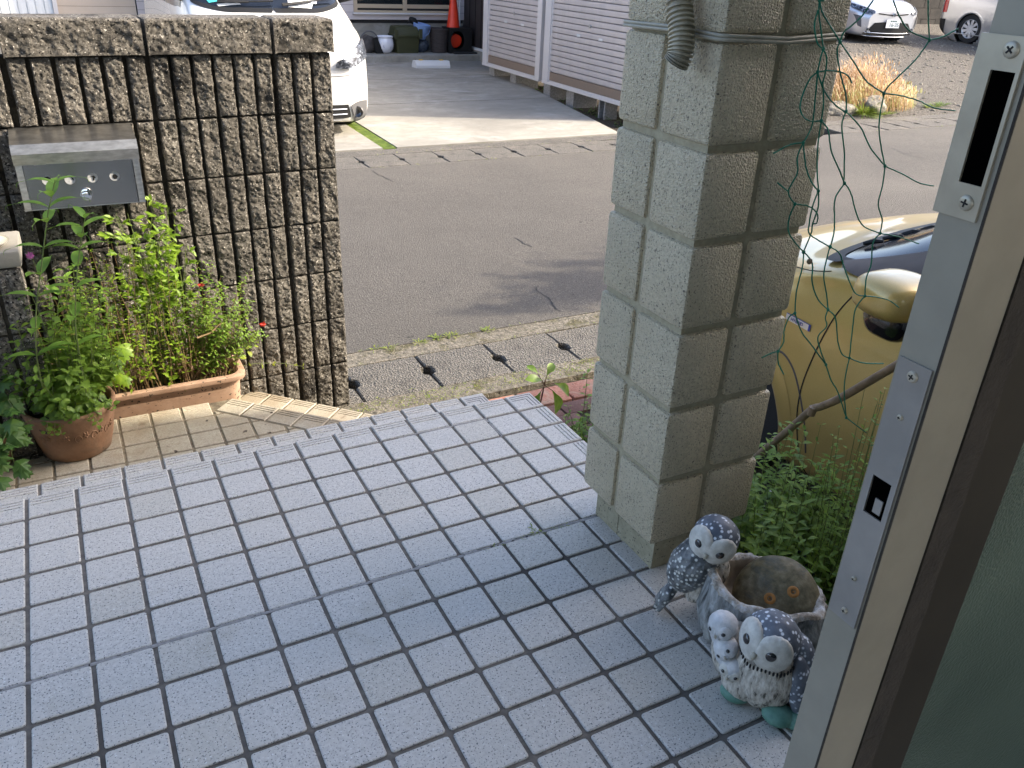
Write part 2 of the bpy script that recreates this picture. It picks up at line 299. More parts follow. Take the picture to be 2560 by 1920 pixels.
mat('owl_face', [(.3, L(.42,.40,.35)), (.7, L(.68,.66,.60))], scale=60, rough=.6, bump=(90, .6, .003))
mat('beak', L(.40,.36,.28), rough=.45)
mat('bark', [(.34, L(.035,.036,.034)), (.46, L(.19,.195,.185)), (.6, L(.36,.365,.355)), (.78, L(.6,.6,.58))], scale=36, detail=6, rough=.75, stretch=(1, 1, .35), dist=1.2, bump=(50, 1, .01), bump2=(140, .7, .003))
mat('bark_rim', [(.35, L(.16,.13,.10)), (.5, L(.38,.34,.28)), (.7, L(.62,.62,.62))], scale=60, rough=.7, bump=(90, 1, .006))
mat('bowl_in', [(.3, L(.18,.14,.10)), (.7, L(.34,.28,.205))], scale=24, rough=.6)
mat('stone_green', [(.3, L(.07,.062,.03)), (.5, L(.145,.12,.062)), (.72, L(.25,.21,.13))], scale=75, detail=9, rough=.65, big=[(22, L(.06,.075,.07), .50, .70), (14, L(.20,.15,.07), .55, .75)], bump=(160, .5, .002))
mat('stone_orange', [(.3, L(.28,.12,.025)), (.7, L(.46,.21,.05))], scale=80, rough=.7)
mat('patina', [(.3, L(.06,.16,.12)), (.7, L(.16,.32,.25))], scale=40, rough=.55)
mat('boulder', [(.3, L(.12,.11,.09)), (.7, L(.38,.35,.29))], scale=12, detail=8, rough=.95, bump=(20, 1, .05))
mat('tree_bark', [(.3, L(.05,.04,.03)), (.7, L(.13,.1,.075))], scale=20, rough=.95, bump=(30, 1, .02))
# ------------------------------------------------------------------ the setting: ground, road, gutters, slab
def struct(mb, name, mats, **k):
    o = mb.build(name, mats, **k); o['kind'] = 'structure'; return o
struct(MB().box((-60, -60, -1.2), (90, 90, -.80)), 'ground', 'soil')
struct(MB().box((-25, -6, -.80), (45, 1.66, -.645)), 'yard_ground', 'soil')
rd = MB(); rd.box((-25, 2.30, -.80), (60, 5.94, G0))
def ribbon(mb, pts, wd, z, m):
    for (a, b) in zip(pts, pts[1:]):
        a = Vector(a); b = Vector(b); n_ = max(2, int((b-a).length/.03)); d = (b-a).normalized(); s_ = Vector((-d.y, d.x))
        q = [a + (b-a)*i/n_ + s_*random.uniform(-.012, .012)*(0 < i < n_) for i in range(n_+1)]
        for u, v in zip(q, q[1:]):
            ww = wd*random.uniform(.5, 1.2); mb.add([(u.x-s_.x*ww, u.y-s_.y*ww, z), (v.x-s_.x*ww, v.y-s_.y*ww, z), (v.x+s_.x*ww, v.y+s_.y*ww, z), (u.x+s_.x*ww, u.y+s_.y*ww, z)], [(0,1,2,3)], m)
for pts in ([(2.57,2.77),(2.53,2.73),(2.52,2.62),(2.52,2.55),(2.49,2.45),(2.49,2.37)], [(2.58,5.81),(2.6,5.62),(2.62,5.4)], [(2.87,3.66),(2.87,3.5),(2.89,3.44)],
            [(8.37,5.11),(8.26,4.84),(8.41,4.84)], [(8.22,4.89),(8.24,4.72),(8.28,4.63)], [(9.4,4.9),(9.9,4.5),(10.2,4.6)]):
    ribbon(rd, pts, .004, G0+.002, 1)
struct(rd, 'road', ['asphalt', 'black'])
struct(MB().box((-25, 2.163, -.80), (60, 2.30, G0-.003)), 'kerb_strip', 'mortar')
struct(MB().box((-25, 1.66, -.80), (60, 1.797, G0+.004)), 'kerb_strip', 'mortar')
struct(MB().box((-25, 6.425, -.80), (60, 6.64, G0-.001)), 'kerb_strip', 'old_concrete')
sp = MB(); sp.prism([(-6, 6.643), (2.975, 6.643), (3.145, 13.2), (-6, 13.2)], -.80, G0+.012); sp.prism([(3.125, 6.643), (5.77, 6.643), (7.15, 13.2), (3.295, 13.2)], -.80, G0+.012)
struct(sp, 'parking_slab', 'slab_concrete')
sj = MB()
for y in (9.1, 11.2):
    sj.box((3.35, y, G0+.012), (6.2+(y-8)*.2, y+.012, G0+.0135), 0)
struct(sj, 'slab_joint', 'mortar')
lot = MB(); LS = .055
def lotz(y): return G0 + LS*max(0, y-6.7)
lot.add([(8.55, 6.643, G0-.004), (60, 6.643, G0-.004), (60, 16, lotz(16)), (8.55, 16, lotz(16)), (60, 40, lotz(16)+.3), (8.55, 40, lotz(16)+.3)], [(0,1,2,3), (3,2,4,5)])
struct(lot, 'gravel_lot', 'gravel_lot')
st = MB().bbox((0, 13.2, -.75), (7.16, 14.1, -.5), .012); struct(st, 'concrete_step', 'slab_concrete')
# gutter lids: each slab of concrete is its own thing, with a notch in both ends that makes the lifting holes
def lid_mesh(ln, wd, hole):
    mb = MB(); h = ln/2-.0012; ry = hole
    def side(s):
        y0 = random.uniform(-.01, .01); return [(s*h, -wd/2), (s*(h-.002), y0-ry*1.0), (s*(h-.021), y0-ry*.72), (s*(h-.028), y0-.008), (s*(h-.022), y0+ry*.75), (s*(h-.003), y0+ry), (s*h, wd/2)]
    poly = side(1) + side(-1)[::-1]
    ins = [(x - .006*(1 if x > 0 else -1), y - .006*(1 if y > 0 else -1)*(abs(y) > wd*.4)) for x, y in poly]; k = len(poly)
    mb.add([(x, y, -.06) for x, y in poly] + [(x, y, -.007) for x, y in poly] + [(x, y, 0) for x, y in ins],
           [tuple(range(k-1, -1, -1))] + [(i, (i+1)%k, k+(i+1)%k, k+i) for i in range(k)] + [(k+i, k+(i+1)%k, 2*k+(i+1)%k, 2*k+i) for i in range(k)] + [tuple(range(2*k, 3*k))])
    return mb
ORD = 'first second third fourth fifth sixth seventh eighth ninth tenth eleventh twelfth thirteenth fourteenth fifteenth sixteenth seventeenth'.split()
def ordn(i): return ORD[i] + ' '
def lids(y0, y1, pitch, x0, ks, where):
    wd = y1-y0-.006; protos = []
    for i in range(3):
        protos.append(lid_mesh(pitch-.002, wd, .046).build('gutter_lid', 'old_concrete'))
    grp = 'concrete lids of the ' + where[:11] + 's'
    for n_, k in enumerate(ks):
        o = protos[k % 3] if n_ < 3 else protos[k % 3].copy()
        if n_ >= 3: COL.objects.link(o)
        o.location = (x0 + pitch*(k+.5), (y0+y1)/2, G0 + random.uniform(-.003, .002)); o['label'] = ordn(n_ if n_ < 11 or where[0] == 'n' else n_-11) + (where if n_ < 11 or where[0] == 'n' else 'far gutter lid counting right from the block pillar, by the gravel lot'); o['category'] = 'gutter lid'; o['group'] = grp
        o.rotation_euler = (random.uniform(-.006, .006), random.uniform(-.006, .006), random.choice((0, PI)))
lids(1.80, 2.16, .3655, 1.172, range(-2, 14), 'near gutter lid counting right from behind the ribbed wall')
lids(5.945, 6.42, .395, 2.603, list(range(-2, 9)) + list(range(15, 25)), 'far gutter lid counting right from the white van')
# ------------------------------------------------------------------ tiled porch and its steps
def clip(poly, nx, ny, d):    # keep nx*x+ny*y<=d
    out = []
    for i in range(len(poly)):
        a = poly[i]; b = poly[(i+1) % len(poly)]; fa = nx*a[0]+ny*a[1]-d; fb = nx*b[0]+ny*b[1]-d
        if fa <= 0: out.append(a)
        if fa*fb < 0: t = fa/(fa-fb); out.append((a[0]+(b[0]-a[0])*t, a[1]+(b[1]-a[1])*t))
    return out
def area(p): return abs(sum(p[i][0]*p[(i+1)%len(p)][1]-p[(i+1)%len(p)][0]*p[i][1] for i in range(len(p))))/2
def tile_poly(mb, poly, z, m=0, ch=.0022):
    if len(poly) < 3 or area(poly) < 2e-4: return
    cx = sum(p[0] for p in poly)/len(poly); cy = sum(p[1] for p in poly)/len(poly); dz = random.uniform(-.0006, .0006); tx = random.uniform(-.006, .006); ty = random.uniform(-.006, .006)
    zz = lambda x, y: z + dz + tx*(x-cx) + ty*(y-cy)
    ins = []
    for (x, y) in poly:
        d = math.hypot(x-cx, y-cy); ins.append((x-(x-cx)/d*ch*1.4, y-(y-cy)/d*ch*1.4))
    k = len(poly)
    mb.add([(x, y, z-.02) for x, y in poly] + [(x, y, zz(x, y)-ch*.7) for x, y in poly] + [(x, y, zz(x, y)) for x, y in ins],
           [(i, (i+1)%k, k+(i+1)%k, k+i) for i in range(k)] + [(k+i, k+(i+1)%k, 2*k+(i+1)%k, 2*k+i) for i in range(k)] + [tuple(range(2*k, 3*k))], m)
def rsq(x0, y0, x1, y1, r=.005): return [(x0+r, y0), (x1-r, y0), (x1-r*.3, y0+r*.3), (x1, y0+r), (x1, y1-r), (x1-r*.3, y1-r*.3), (x1-r, y1), (x0+r, y1), (x0+r*.3, y1-r*.3), (x0, y1-r), (x0, y0+r), (x0+r*.3, y0+r*.3)]
GAP = .0039
def nosing(mb, o, u, v, ln, wd, z, m=0, corner=False):
    """tile with three grooves near its outer edge; o = inner corner, u along edge, v outwards (unit vectors)"""
    P = lambda a, b, c: (o[0]+u[0]*a+v[0]*b, o[1]+u[1]*a+v[1]*b, z+c)
    a0, a1 = GAP, ln-GAP; b0, b1 = GAP, wd; mg = .009; ch = .0025
    prof = [(b0, -.02), (b0, -ch), (b0+ch, 0)]
    if not corner:
        for t in (.60, .725, .85): prof += [(wd*t-.0022, 0), (wd*t, -.0032), (wd*t+.0022, 0)]
    prof += [(b1-.004, 0), (b1-.001, -.0015), (b1, -.005), (b1, -.03)]
    us = [a0, a0+ch, a0+mg, a1-mg, a1-ch, a1]; nu = len(us); vs = []
    for (b, c) in prof:
        for i, a in enumerate(us):
            cc = c
            if i in (1, 4) and -.004 < c < 0 and b0+.003 < b < b1-.002: cc = 0
            if i in (0, 5) and b0+.003 < b < b1-.0005: cc = -ch
            if i in (0, 5): cc = min(cc, -ch)
            vs.append(P(a, b, cc))
    det = u[0]*v[1]-u[1]*v[0]; fs = []
    for j in range(len(prof)-1):
        for i in range(nu-1):
            f = (j*nu+i, j*nu+i+1, (j+1)*nu+i+1, (j+1)*nu+i); fs.append(f if det > 0 else f[::-1])
    mb.add(vs, fs, m)
    for a in (a0, a1):
        mb.add([P(a, b0, -.02), P(a, b1, -.02), P(a, b1-.001, -ch), P(a, b0, -ch)], [(0,1,2,3)], m)
    if corner:
        for t in (.62, .74, .86):
            e = ln*t; mb.add([P(.012, e-.0013, .0004), P(e, e-.0013, .0004), P(e, e+.0013, .0004), P(.012, e+.0013, .0004)], [(0,1,2,3)], 2)
            mb.add([P(e-.0013, .012, .0004), P(e+.0013, .012, .0004), P(e+.0013, e, .0004), P(e-.0013, e, .0004)], [(0,1,2,3)], 2)
T = .1
def riser(mb, a, b, z0, z1, nrm, m=0):  # face tiles on the riser below a nosing
    a = Vector(a); b = Vector(b); n_ = max(1, round((b-a).length/T)); d = (b-a)/n_
    for i in range(n_):
        p = a+d*i; q = p+d; s_ = d.normalized()*GAP
        P = [(p.x+s_.x+nrm[0]*.001, p.y+s_.y+nrm[1]*.001), (q.x-s_.x+nrm[0]*.001, q.y-s_.y+nrm[1]*.001)]
        mb.add([(P[0][0], P[0][1], z0), (P[1][0], P[1][1], z0), (P[1][0], P[1][1], z1), (P[0][0], P[0][1], z1)], [(0,1,2,3)], m)
pm = MB(); gm = 1
# porch floor: x -1.6..1.289, y -1.6..0.588, z 0
XE, YE = 1.289, .588
pm.box((-1.7, -2.2, -.62), (XE-.003, YE-.004, -.0035), gm)
for i in range(-17, 13):
    for j in range(-22, 6):
        x0, y0 = i*T, j*T
        if i == 12 and j == 5: nosing(pm, (x0, y0), (1, 0), (0, 1), XE-x0, YE-y0, 0, 0, True)
        elif j == 5: nosing(pm, (x0, y0), (1, 0), (0, 1), T, YE-y0, 0)
        elif i == 12: nosing(pm, (x0, y0), (0, 1), (1, 0), T, XE-x0, 0)
        else: tile_poly(pm, rsq(x0+GAP, y0+GAP, x0+T-GAP, y0+T-GAP), 0, 6 if random.random() < .10+.25*(i > 8 and j < 4) else 0)
# tread A
AY = .90; ZA = -.155
pm.box((-1.7, YE-.004, -.62), (XE-.003, AY-.004, ZA-.0035), gm)
for i in range(-17, 13):
    for j in (6, 7): tile_poly(pm, rsq(i*T+GAP, j*T+GAP, min(i*T+T, XE)-GAP, j*T+T-GAP), ZA)
    nosing(pm, (i*T, .8), (1, 0), (0, 1), min(T, XE-i*T), AY-.8, ZA, 0, i == 12)
riser(pm, (-1.7, YE), (1.289, YE), ZA, -.03, (0, 1)); riser(pm, (-1.7, AY), (1.289, AY), -.33, ZA-.03, (0, 1))
riser(pm, (XE, YE), (XE, -.6), ZA, -.03, (1, 0)); riser(pm, (XE, AY), (XE, -.6), -.33, ZA-.03, (1, 0)); riser(pm, (XE, AY), (XE, -.6), -.5, -.34, (1, 0))
# landing B with its cut corner, warm toned
ZB = -.33; BY = 1.513; K1 = 2.100; K2 = 2.50; ZD = -.46; s2 = math.sqrt(.5)
pb = clip([(-1.7, AY-.004), (XE-.003, AY-.004), (XE-.003, BY-.004), (-1.7, BY-.004)], 1, 1, K1-.006)
pm.prism(pb, -.62, ZB-.0035, 4)
inn = K1-.1/s2
for i in range(-17, 13):
    x0 = i*T+.011
    for y0, y1 in ((AY, 1.013), (1.013, 1.113), (1.113, 1.213), (1.213, 1.313), (1.313, 1.413)):
        q = clip(rsq(x0+GAP, y0+GAP, x0+T-GAP, y1-GAP), 1, 1, inn-.006)
        if len(q) > 2: tile_poly(pm, q, ZB, 3)
    if x0+T+BY-.1 < inn+.02: nosing(pm, (x0, 1.413), (1, 0), (0, 1), T, .1, ZB, 3)
    else:
        q = clip(rsq(x0+GAP, 1.413+GAP, x0+T-GAP, BY), 1, 1, inn-.006)
        if len(q) > 2: tile_poly(pm, q, ZB, 3)
for k in range(0, 10):   # diagonal nosing of the landing
    d = (s2, -s2); v = (s2, s2); p0 = (.586-.0*s2, 1.514); st_ = (p0[0]+d[0]*T*k - v[0]*.1, p0[1]+d[1]*T*k - v[1]*.1)
    if st_[1] > AY-.02: nosing(pm, st_, d, v, T, .1, ZB, 3)
riser(pm, (.586, 1.514), (1.20, .90), ZD, ZB-.03, (s2, s2), 3)
riser(pm, (-1.7, BY), (.586, BY), ZD, ZB-.03, (0, 1), 3)
# lowest step D
pd = clip([(.30, AY), (XE-.003, AY), (XE-.003, 1.78), (.30, 1.78)], 1, 1, K2-.006)
pm.prism(pd, -.62, ZD-.0035, 4)
inn2 = K2-.1/s2
for r in range(1, 4):
    for k in range(-2, 14):
        cx_, cy_ = .70+s2*T*(k-2)-s2*T*(r+1), (K2-.70)-s2*T*(k-2)-s2*T*(r+1)
        q = [(cx_, cy_), (cx_+s2*T, cy_-s2*T), (cx_+2*s2*T, cy_), (cx_+s2*T, cy_+s2*T)]
        c0 = (sum(p[0] for p in q)/4, sum(p[1] for p in q)/4); q = [(c0[0]+(p[0]-c0[0])*.93, c0[1]+(p[1]-c0[1])*.93) for p in q]
        q = clip(clip(clip(q, 0, 1, 1.78), 1, 0, XE), 0, -1, -AY)
        if len(q) > 2: tile_poly(pm, q, ZD, 3)
for k in range(-1, 9):
    st_ = (.70+s2*T*k-s2*.1, (K2-.70)-s2*T*k-s2*.1)
    if st_[0] < XE-.06: nosing(pm, st_, (s2, -s2), (s2, s2), T, .1, ZD, 3)
riser(pm, (.70, 1.80), (XE, K2-XE), -.62, ZD-.03, (s2, s2), 3)
# grey sealant in the movement joints
def seal(pts, z, wd=.0046):
    for (a, b) in zip(pts, pts[1:]):
        a = Vector(a); b = Vector(b); n_ = max(1, int((b-a).length/.03)); s_ = Vector((-(b-a).y, (b-a).x)).normalized()
        for i in range(n_):
            p = a+(b-a)*i/n_; q = a+(b-a)*(i+1)/n_; ww = wd*random.uniform(.8, 1.15); zz = z+random.uniform(-.001, .0012)
            pm.add([(p.x-s_.x*ww, p.y-s_.y*ww, zz), (q.x-s_.x*ww, q.y-s_.y*ww, zz), (q.x, q.y, zz+.0012), (p.x, p.y, zz+.0012)], [(0,1,2,3)], 5)
            pm.add([(p.x, p.y, zz+.0012), (q.x, q.y, zz+.0012), (q.x+s_.x*ww, q.y+s_.y*ww, zz), (p.x+s_.x*ww, p.y+s_.y*ww, zz)], [(0,1,2,3)], 5)
seal([(-1.6, 0), (1.14, 0)], -.0022, .0040); seal([(.85, .5), (1.1, .5), (1.1, .4)], -.0022, .0038)
struct(pm, 'porch_steps', ['tile', 'grout', 'groove', 'tile_warm', 'grout_warm', 'sealant', 'tile_brown'])
# planter ground behind the landing
struct(MB().box((-1.7, BY, -.62), (.69, 1.80, ZD-.02)), 'planting_strip', 'soil')
# ------------------------------------------------------------------ ribbed stone-faced block wall
def rock_face(mb, O, U, Nn, u0, u1, z0, z1, depth, res, amp, seed, m=0, ext=0):
    nu = max(3, int((u1-u0)/res)); nv = max(3, int((z1-z0)/res)); O = Vector(O); U = Vector(U); Nn = Vector(Nn); vs = []
    for j in range(nv+1):
        for i in range(nu+1):
            s_, t_ = i/nu, j/nv; u = u0+(u1-u0)*s_; z = z0+(z1-z0)*t_
            e = min(s_, 1-s_)*(u1-u0); f = min(t_, 1-t_)*(z1-z0); ed = min(1, min(e, f)/.0045)
            p = O+U*u; q = (p.x*1+seed, p.y, z)
            h = (FB((q[0]*18, q[1]*18, z*18), 2)*.95 + FB((q[0]*70+z*30, 5+seed, z*70), 3)*.5 - abs(N(q[0]*150, seed, z*120))*.55)*amp + ed*amp*.35
            h = h*(.45+.55*ed) - (1-ed)*amp*.18
            jx = N(z*60, seed+i*.0, 3)*.0022*(1-ed) if i in (0, nu) else 0
            vs.append(p + U*jx + Nn*h + Vector((0, 0, z + (N(u*60, seed, 9)*.0022 if j in (0, nv) else 0))))
    fs = [(j*(nu+1)+i, j*(nu+1)+i+1, (j+1)*(nu+1)+i+1, (j+1)*(nu+1)+i) for j in range(nv) for i in range(nu)]
    mb.add(vs, fs, m)
    # sides
    B = lambda v: v - Nn*(depth + 0)
    for lst in ([j*(nu+1) for j in range(nv+1)], [j*(nu+1)+nu for j in range(nv+1)], list(range(nu+1)), list(range(nv*(nu+1), (nv+1)*(nu+1)))):
        a = [vs[i] for i in lst]; b = [B(v) for v in a]; k = len(a)
        mb.add(a+b, [(i, i+1, k+i+1, k+i) for i in range(k-1)], m)
WP = Vector((1.099, 1.793, 0)); ph = R_(3); WU = Vector((-math.cos(ph), -math.sin(ph), 0)); WN = Vector((WU.y, -WU.x, 0)) if WU.y*0-1 else None
WN = Vector((math.sin(ph), -math.cos(ph), 0))
wall = thing('block_wall', 'ribbed wall of rough split-faced grey-brown blocks carrying the steel mailbox', 'wall', (.3, 1.8, -.62))
wb = MB(); Z1 = .794
PT = .0667; NR = 26
core = lambda u, n_, z: tuple(WP + WU*u - WN*n_ + Vector((0, 0, z)))
wb.prism([(0.004, .032), (2.2, .032), (2.2, .118), (0.004, .118)], -.80, Z1-.001, 1, core)
for r in range(8):
    for k in range(NR):
        g0 = .0065 + .003*((k % 6) == 3); g1 = .0065+.003*((k % 6) == 2)
        u0 = k*PT + (0 if k == 0 else g0); u1 = (k+1)*PT-g1
        u0 += random.uniform(-.0012, .0015)*(k > 0); u1 += random.uniform(-.0015, .0012)
        rock_face(wb, WP, WU, WN, u0, u1, Z1-.2*(r+1)+.004, Z1-.2*r-.003, .034, .0036 if u0 < 1.15 else .009, .0078, 3.1*k+1.7*r)
wb.prism([(0, .0), (.004, .0), (.004, .12), (0, .12)], -.8, Z1-.001, 0, core)
wb.build('blocks', ['rock_block', 'rock_joint'], wall, smooth='auto')
for a, b in ((0, 3), (3, 9), (9, 15), (15, 21), (21, 27)):
    cb = MB(); u0 = a*PT + (-.012 if a == 0 else .006); u1 = b*PT-.006; zc = Z1+.004; zt = .905
    OO = WP + WN*.014
    # front and top as one rounded rough skin
    nu = int((u1-u0)/.006); prof = []
    n1 = 18
    for j in range(n1+1): prof.append((0, zc+(zt-zc-.012)*j/n1))
    for j in range(1, 5): t = j/4*PI/2; prof.append((-.012+.012*math.cos(t), zt-.012+.012*math.sin(t)))
    for j in range(1, 20): prof.append((-.012-.132*j/19, zt))
    vs = []
    for j, (nn, z) in enumerate(prof):
        for i in range(nu+1):
            u = u0+(u1-u0)*i/nu; e = min(i, nu-i)/nu*(u1-u0); ed = min(1, e/.01); fr = 1 if j <= n1 else max(.12, 1-(j-n1)/5); ed2 = min(1, j/2)
            h = (FB((u*20+a, 7, z*20+nn*20), 2)*.6+FB((u*70+a, 3, z*70+nn*70), 3)*.45)*.011*fr*ed*(.3+.7*ed2)
            q = OO + WU*u + WN*nn + Vector((0, 0, z - (1-ed)*.004)); dirn = WN*(1 if j <= n1 else 0) + Vector((0, 0, 1 if j > n1 else 0))
            vs.append(q + dirn*h + WU*((1-ed)*.0*0))
    npf = len(prof); cb.add(vs, [(j*(nu+1)+i, j*(nu+1)+i+1, (j+1)*(nu+1)+i+1, (j+1)*(nu+1)+i) for j in range(npf-1) for i in range(nu)])
    for i in (0, nu):
        ring = [vs[j*(nu+1)+i] for j in range(npf)] + [OO + WU*(u0+(u1-u0)*i/nu) - WN*.144 + Vector((0, 0, zc))]
        cb.add(ring, [tuple(range(len(ring)))])
    P0_ = OO + WU*u0; P1_ = OO+WU*u1; cb.add([P0_+Vector((0,0,zc)), P1_+Vector((0,0,zc)), P1_-WN*.144+Vector((0,0,zc)), P0_-WN*.144+Vector((0,0,zc))], [(0,1,2,3)])
    cb.build('cap_stone', ['rock_block'], wall, smooth='auto')
# low rough pier at the left edge
pr = thing('low_pier', 'low rough block pier with a flat concrete top at the left edge', 'pier', (-.1, 1.45, -.33))
q = MB(); o_ = Vector((.045, 1.345, 0))
q.prism([(-.002, .012), (.33, .012), (.33, .19), (-.002, .19)], -.47, .285, 1, lambda u, v, z: (.045-.012-u, 1.345+v, z))
for r in range(4):
    zt = .285-.2*r
    for (a, b) in ((0, .06), (.072, .14), (.15, .22), (.23, .34)):
        rock_face(q, o_, Vector((-1, 0, 0)), Vector((0, -1, 0)), a, b, zt-.195, zt-.004, .014, .006, .009, 9+r+a*9)
    rock_face(q, Vector((.033, 1.353, 0)), Vector((0, 1, 0)), Vector((1, 0, 0)), 0, .19, zt-.195, zt-.004, .014, .007, .008, 30+r)
q.build('blocks', ['rock_block', 'rock_joint'], pr, smooth='auto')
MB().bbox((-.32, 1.34, .288), (.052, 1.55, .335), .006).build('cap_slab', 'slab_concrete', pr, smooth='auto')
fp = thing('flower_pot', 'small cream flower pot on its saucer at the left edge', 'flower pot', (.0, 1.41, .335))
MB().lathe([(.030, .012), (.034, .05), (.040, .085), (.042, .087), (.042, .097), (.037, .097), (.033, .05), (0, .05)], (-.035, 1.40, .335), 32).build('pot', 'cream', fp, smooth='auto')
MB().lathe([(.030, 0), (.048, .004), (.064, .016), (.066, .017), (.060, .014), (.035, .008), (0, .008)], (-.035, 1.40, .336), 32).build('saucer', 'cream', fp, smooth='auto')
# ------------------------------------------------------------------ stainless mailbox on the wall
mbx = thing('mailbox', 'stainless steel mailbox with sloping hood, four round windows and a knob', 'mailbox', (.25, 1.6, .38))
X0, X1, YF, YB = .077, .416, 1.600, 1.752
MX = lambda a, b, c: (a, b, c)
q = MB()   # side cheeks, back, bottom
for x0, x1 in ((X0, X0+.003), (X1-.003, X1)):
    q.prism([(YB, .360), (YF, .374), (YF-.004, .545), (YF, .569), (YB, .590)], x0, x1, 0, lambda u, v, w_: (w_, u, v))
q.box((X0+.003, YB-.002, .362), (X1-.003, YB, .585)); q.box((X0+.003, YF+.02, .370), (X1-.003, YB-.002, .373))
for x0, x1 in ((X0+.003, X0+.018), (X1-.018, X1-.003)): q.box((x0, YF+.001, .375), (x1, YF+.003, .515))
q.build('body', 'steel', mbx)
q = MB(); P2 = [(YB, .594), (YF-.001, .572), (YF-.016, .546), (YF-.008, .513), (YF-.006, .513), (YF-.0135, .5455), (YF, .5695), (YB, .591)]
q.prism(P2, X0-.002, X1+.002, 0, lambda u, v, w_: (w_, u, v)); q.build('hood', 'steel', mbx)
q = MB(); holes = [(.153, .460), (.214, .458), (.2775, .459), (.340, .460)]; DR = .0150; xa, xb, za, zb_ = X0+.019, X1-.02, .379, .512; yd = YF+.011
# door with round cut-outs: cells around each hole
def plate_holes(mb, xa, xb, za, zb, y, hs, r, n=24):
    xs = [xa] + [(hs[i][0]+hs[i+1][0])/2 for i in range(len(hs)-1)] + [xb]
    for i, (hx, hz) in enumerate(hs):
        a, b = xs[i], xs[i+1]; ring = []; outer = []
        for j in range(n):
            t = 2*PI*j/n; c_, s_ = math.cos(t), math.sin(t); ring.append((hx+r*c_, y, hz+r*s_))
            k = min(((b-hx) if c_ > 0 else (hx-a))/max(1e-6, abs(c_)), ((zb-hz) if s_ > 0 else (hz-za))/max(1e-6, abs(s_))); outer.append((hx+k*c_, y, hz+k*s_))
        for (cx_, cz_) in ((a, za), (a, zb), (b, za), (b, zb)):
            j = min(range(n), key=lambda j: (outer[j][0]-cx_)**2+(outer[j][2]-cz_)**2); outer[j] = (cx_, y, cz_)
        mb.add(ring+outer, [(j, (j+1)%n, n+(j+1)%n, n+j) for j in range(n)])
        back = [(p[0], y+.002, p[2]) for p in ring]; mb.add(ring+back, [(j, (j+1)%n, n+(j+1)%n, n+j) for j in range(n)])
plate_holes(q, xa, xb, za, zb_, yd, holes, DR)
q.box((xa, yd, za-.004), (xb, yd+.012, za)); dr = q.build('door', 'steel_dark', mbx)
MB().bbox((xa+.03, yd-.0025, zb_-.004), (xa+.062, yd, zb_+.001), .0008).build('hinge', 'steel', mbx); MB().bbox((xb-.085, yd-.0025, zb_-.004), (xb-.053, yd, zb_+.001), .0008).build('hinge', 'steel', mbx)
MB().lathe([(.017, 0), (.017, .004), (.0125, .005), (.013, .016), (.0155, .020), (.0145, .024), (.010, .0255), (0, .025)], (.251, yd, .411), 32, M=Matrix.Rotation(PI/2, 4, 'X')).build('knob', 'chrome', mbx, smooth='auto')
for n_, (hx, hz) in enumerate(holes):
    q = MB(); rr = DR-.0002
    poly = [(rr*math.cos(2*PI*j/20), rr*math.sin(2*PI*j/20)) for j in range(20)]
    q.prism(poly, yd+.004, yd+.005, 0, lambda u, v, w_: (hx+u, w_, hz+v)); q.build('window', 'owl_white', mbx)
    q = MB(); bl = [[(-.008,.008),(.002,.0105),(.009,.005),(.010,-.002),(.006,.003),(-.002,.0065)], [(.0,.009),(.009,.004),(.0095,-.004),(.006,.0),(.004,.006)], [(-.006,.004),(.003,.006),(.008,.0),(.004,-.002),(.003,-.007),(-.001,-.008),(.0,-.001),(-.001,.003)], [(-.004,.004),(.002,.005),(.008,-.001),(.004,-.008),(-.003,-.008),(-.006,-.002)]][n_]
    q.prism(bl, yd+.0028, yd+.0034, 0, lambda u, v, w_: (hx+u*1.15, w_, hz+v*1.15)); q.build('broken_film', 'black', mbx)
# ------------------------------------------------------------------ pillar of scored blocks
pil = thing('block_pillar', 'square pillar of beige scored concrete blocks at the porch corner', 'pillar', (1.24, -.1, 0))
PX0, PX1, PY0, PY1 = 1.114, 1.369, -.223, .033
q = MB(); q.box((1.142, -.205, -.33), (1.345, -.0785, .081)); q.box((1.142, -.0765, -.33), (1.345, .008, .081)); q.build('base', 'plinth_block', pil)
q = MB(); q.box((PX0+.009, PY0+.009, .0805), (PX1-.009, PY1-.009, 2.25), 1)
zs = [.080, .229, .387, .545, .706, .861, 1.025] + [1.025+.157*i for i in range(1, 8)]
for za, zb_ in zip(zs, zs[1:]):
    for x0, x1 in ((PX0, 1.2365-.007), (1.2365+.007, PX1)):
        for y0, y1 in ((PY0, -.0855-.006), (-.0855+.006, PY1)):
            q.bbox((x0, y0, za + (.0 if za == .08 else .006)), (x1, y1, min(zb_, 2.25)-.006), .0085)
q.build('blocks', ['pillar_block', 'pillar_joint'], pil, smooth='auto')
tw = MB()
for dz, off in ((0, .003), (.0055, .002)):
    z = 1.024+dz; r_ = .006
    pts = [(PX0-off, PY1, z), (PX0-off, -.1, z+.003), (PX0-off+.001, PY0+.01, z), (PX0+.008, PY0-off, z), (1.24, PY0-off-.002, z-.004), (PX1-.01, PY0-off, z+.003), (PX1+off, PY0+.012, z+.003), (PX1+off, PY1, z+.004)]
    tw.tube(pts, .0030, 6)
o = tw.build('tie_strap', 'strap', None, smooth=True); o['label'] = 'pale plastic strap tied round the pillar below its top block'; o['category'] = 'strap'
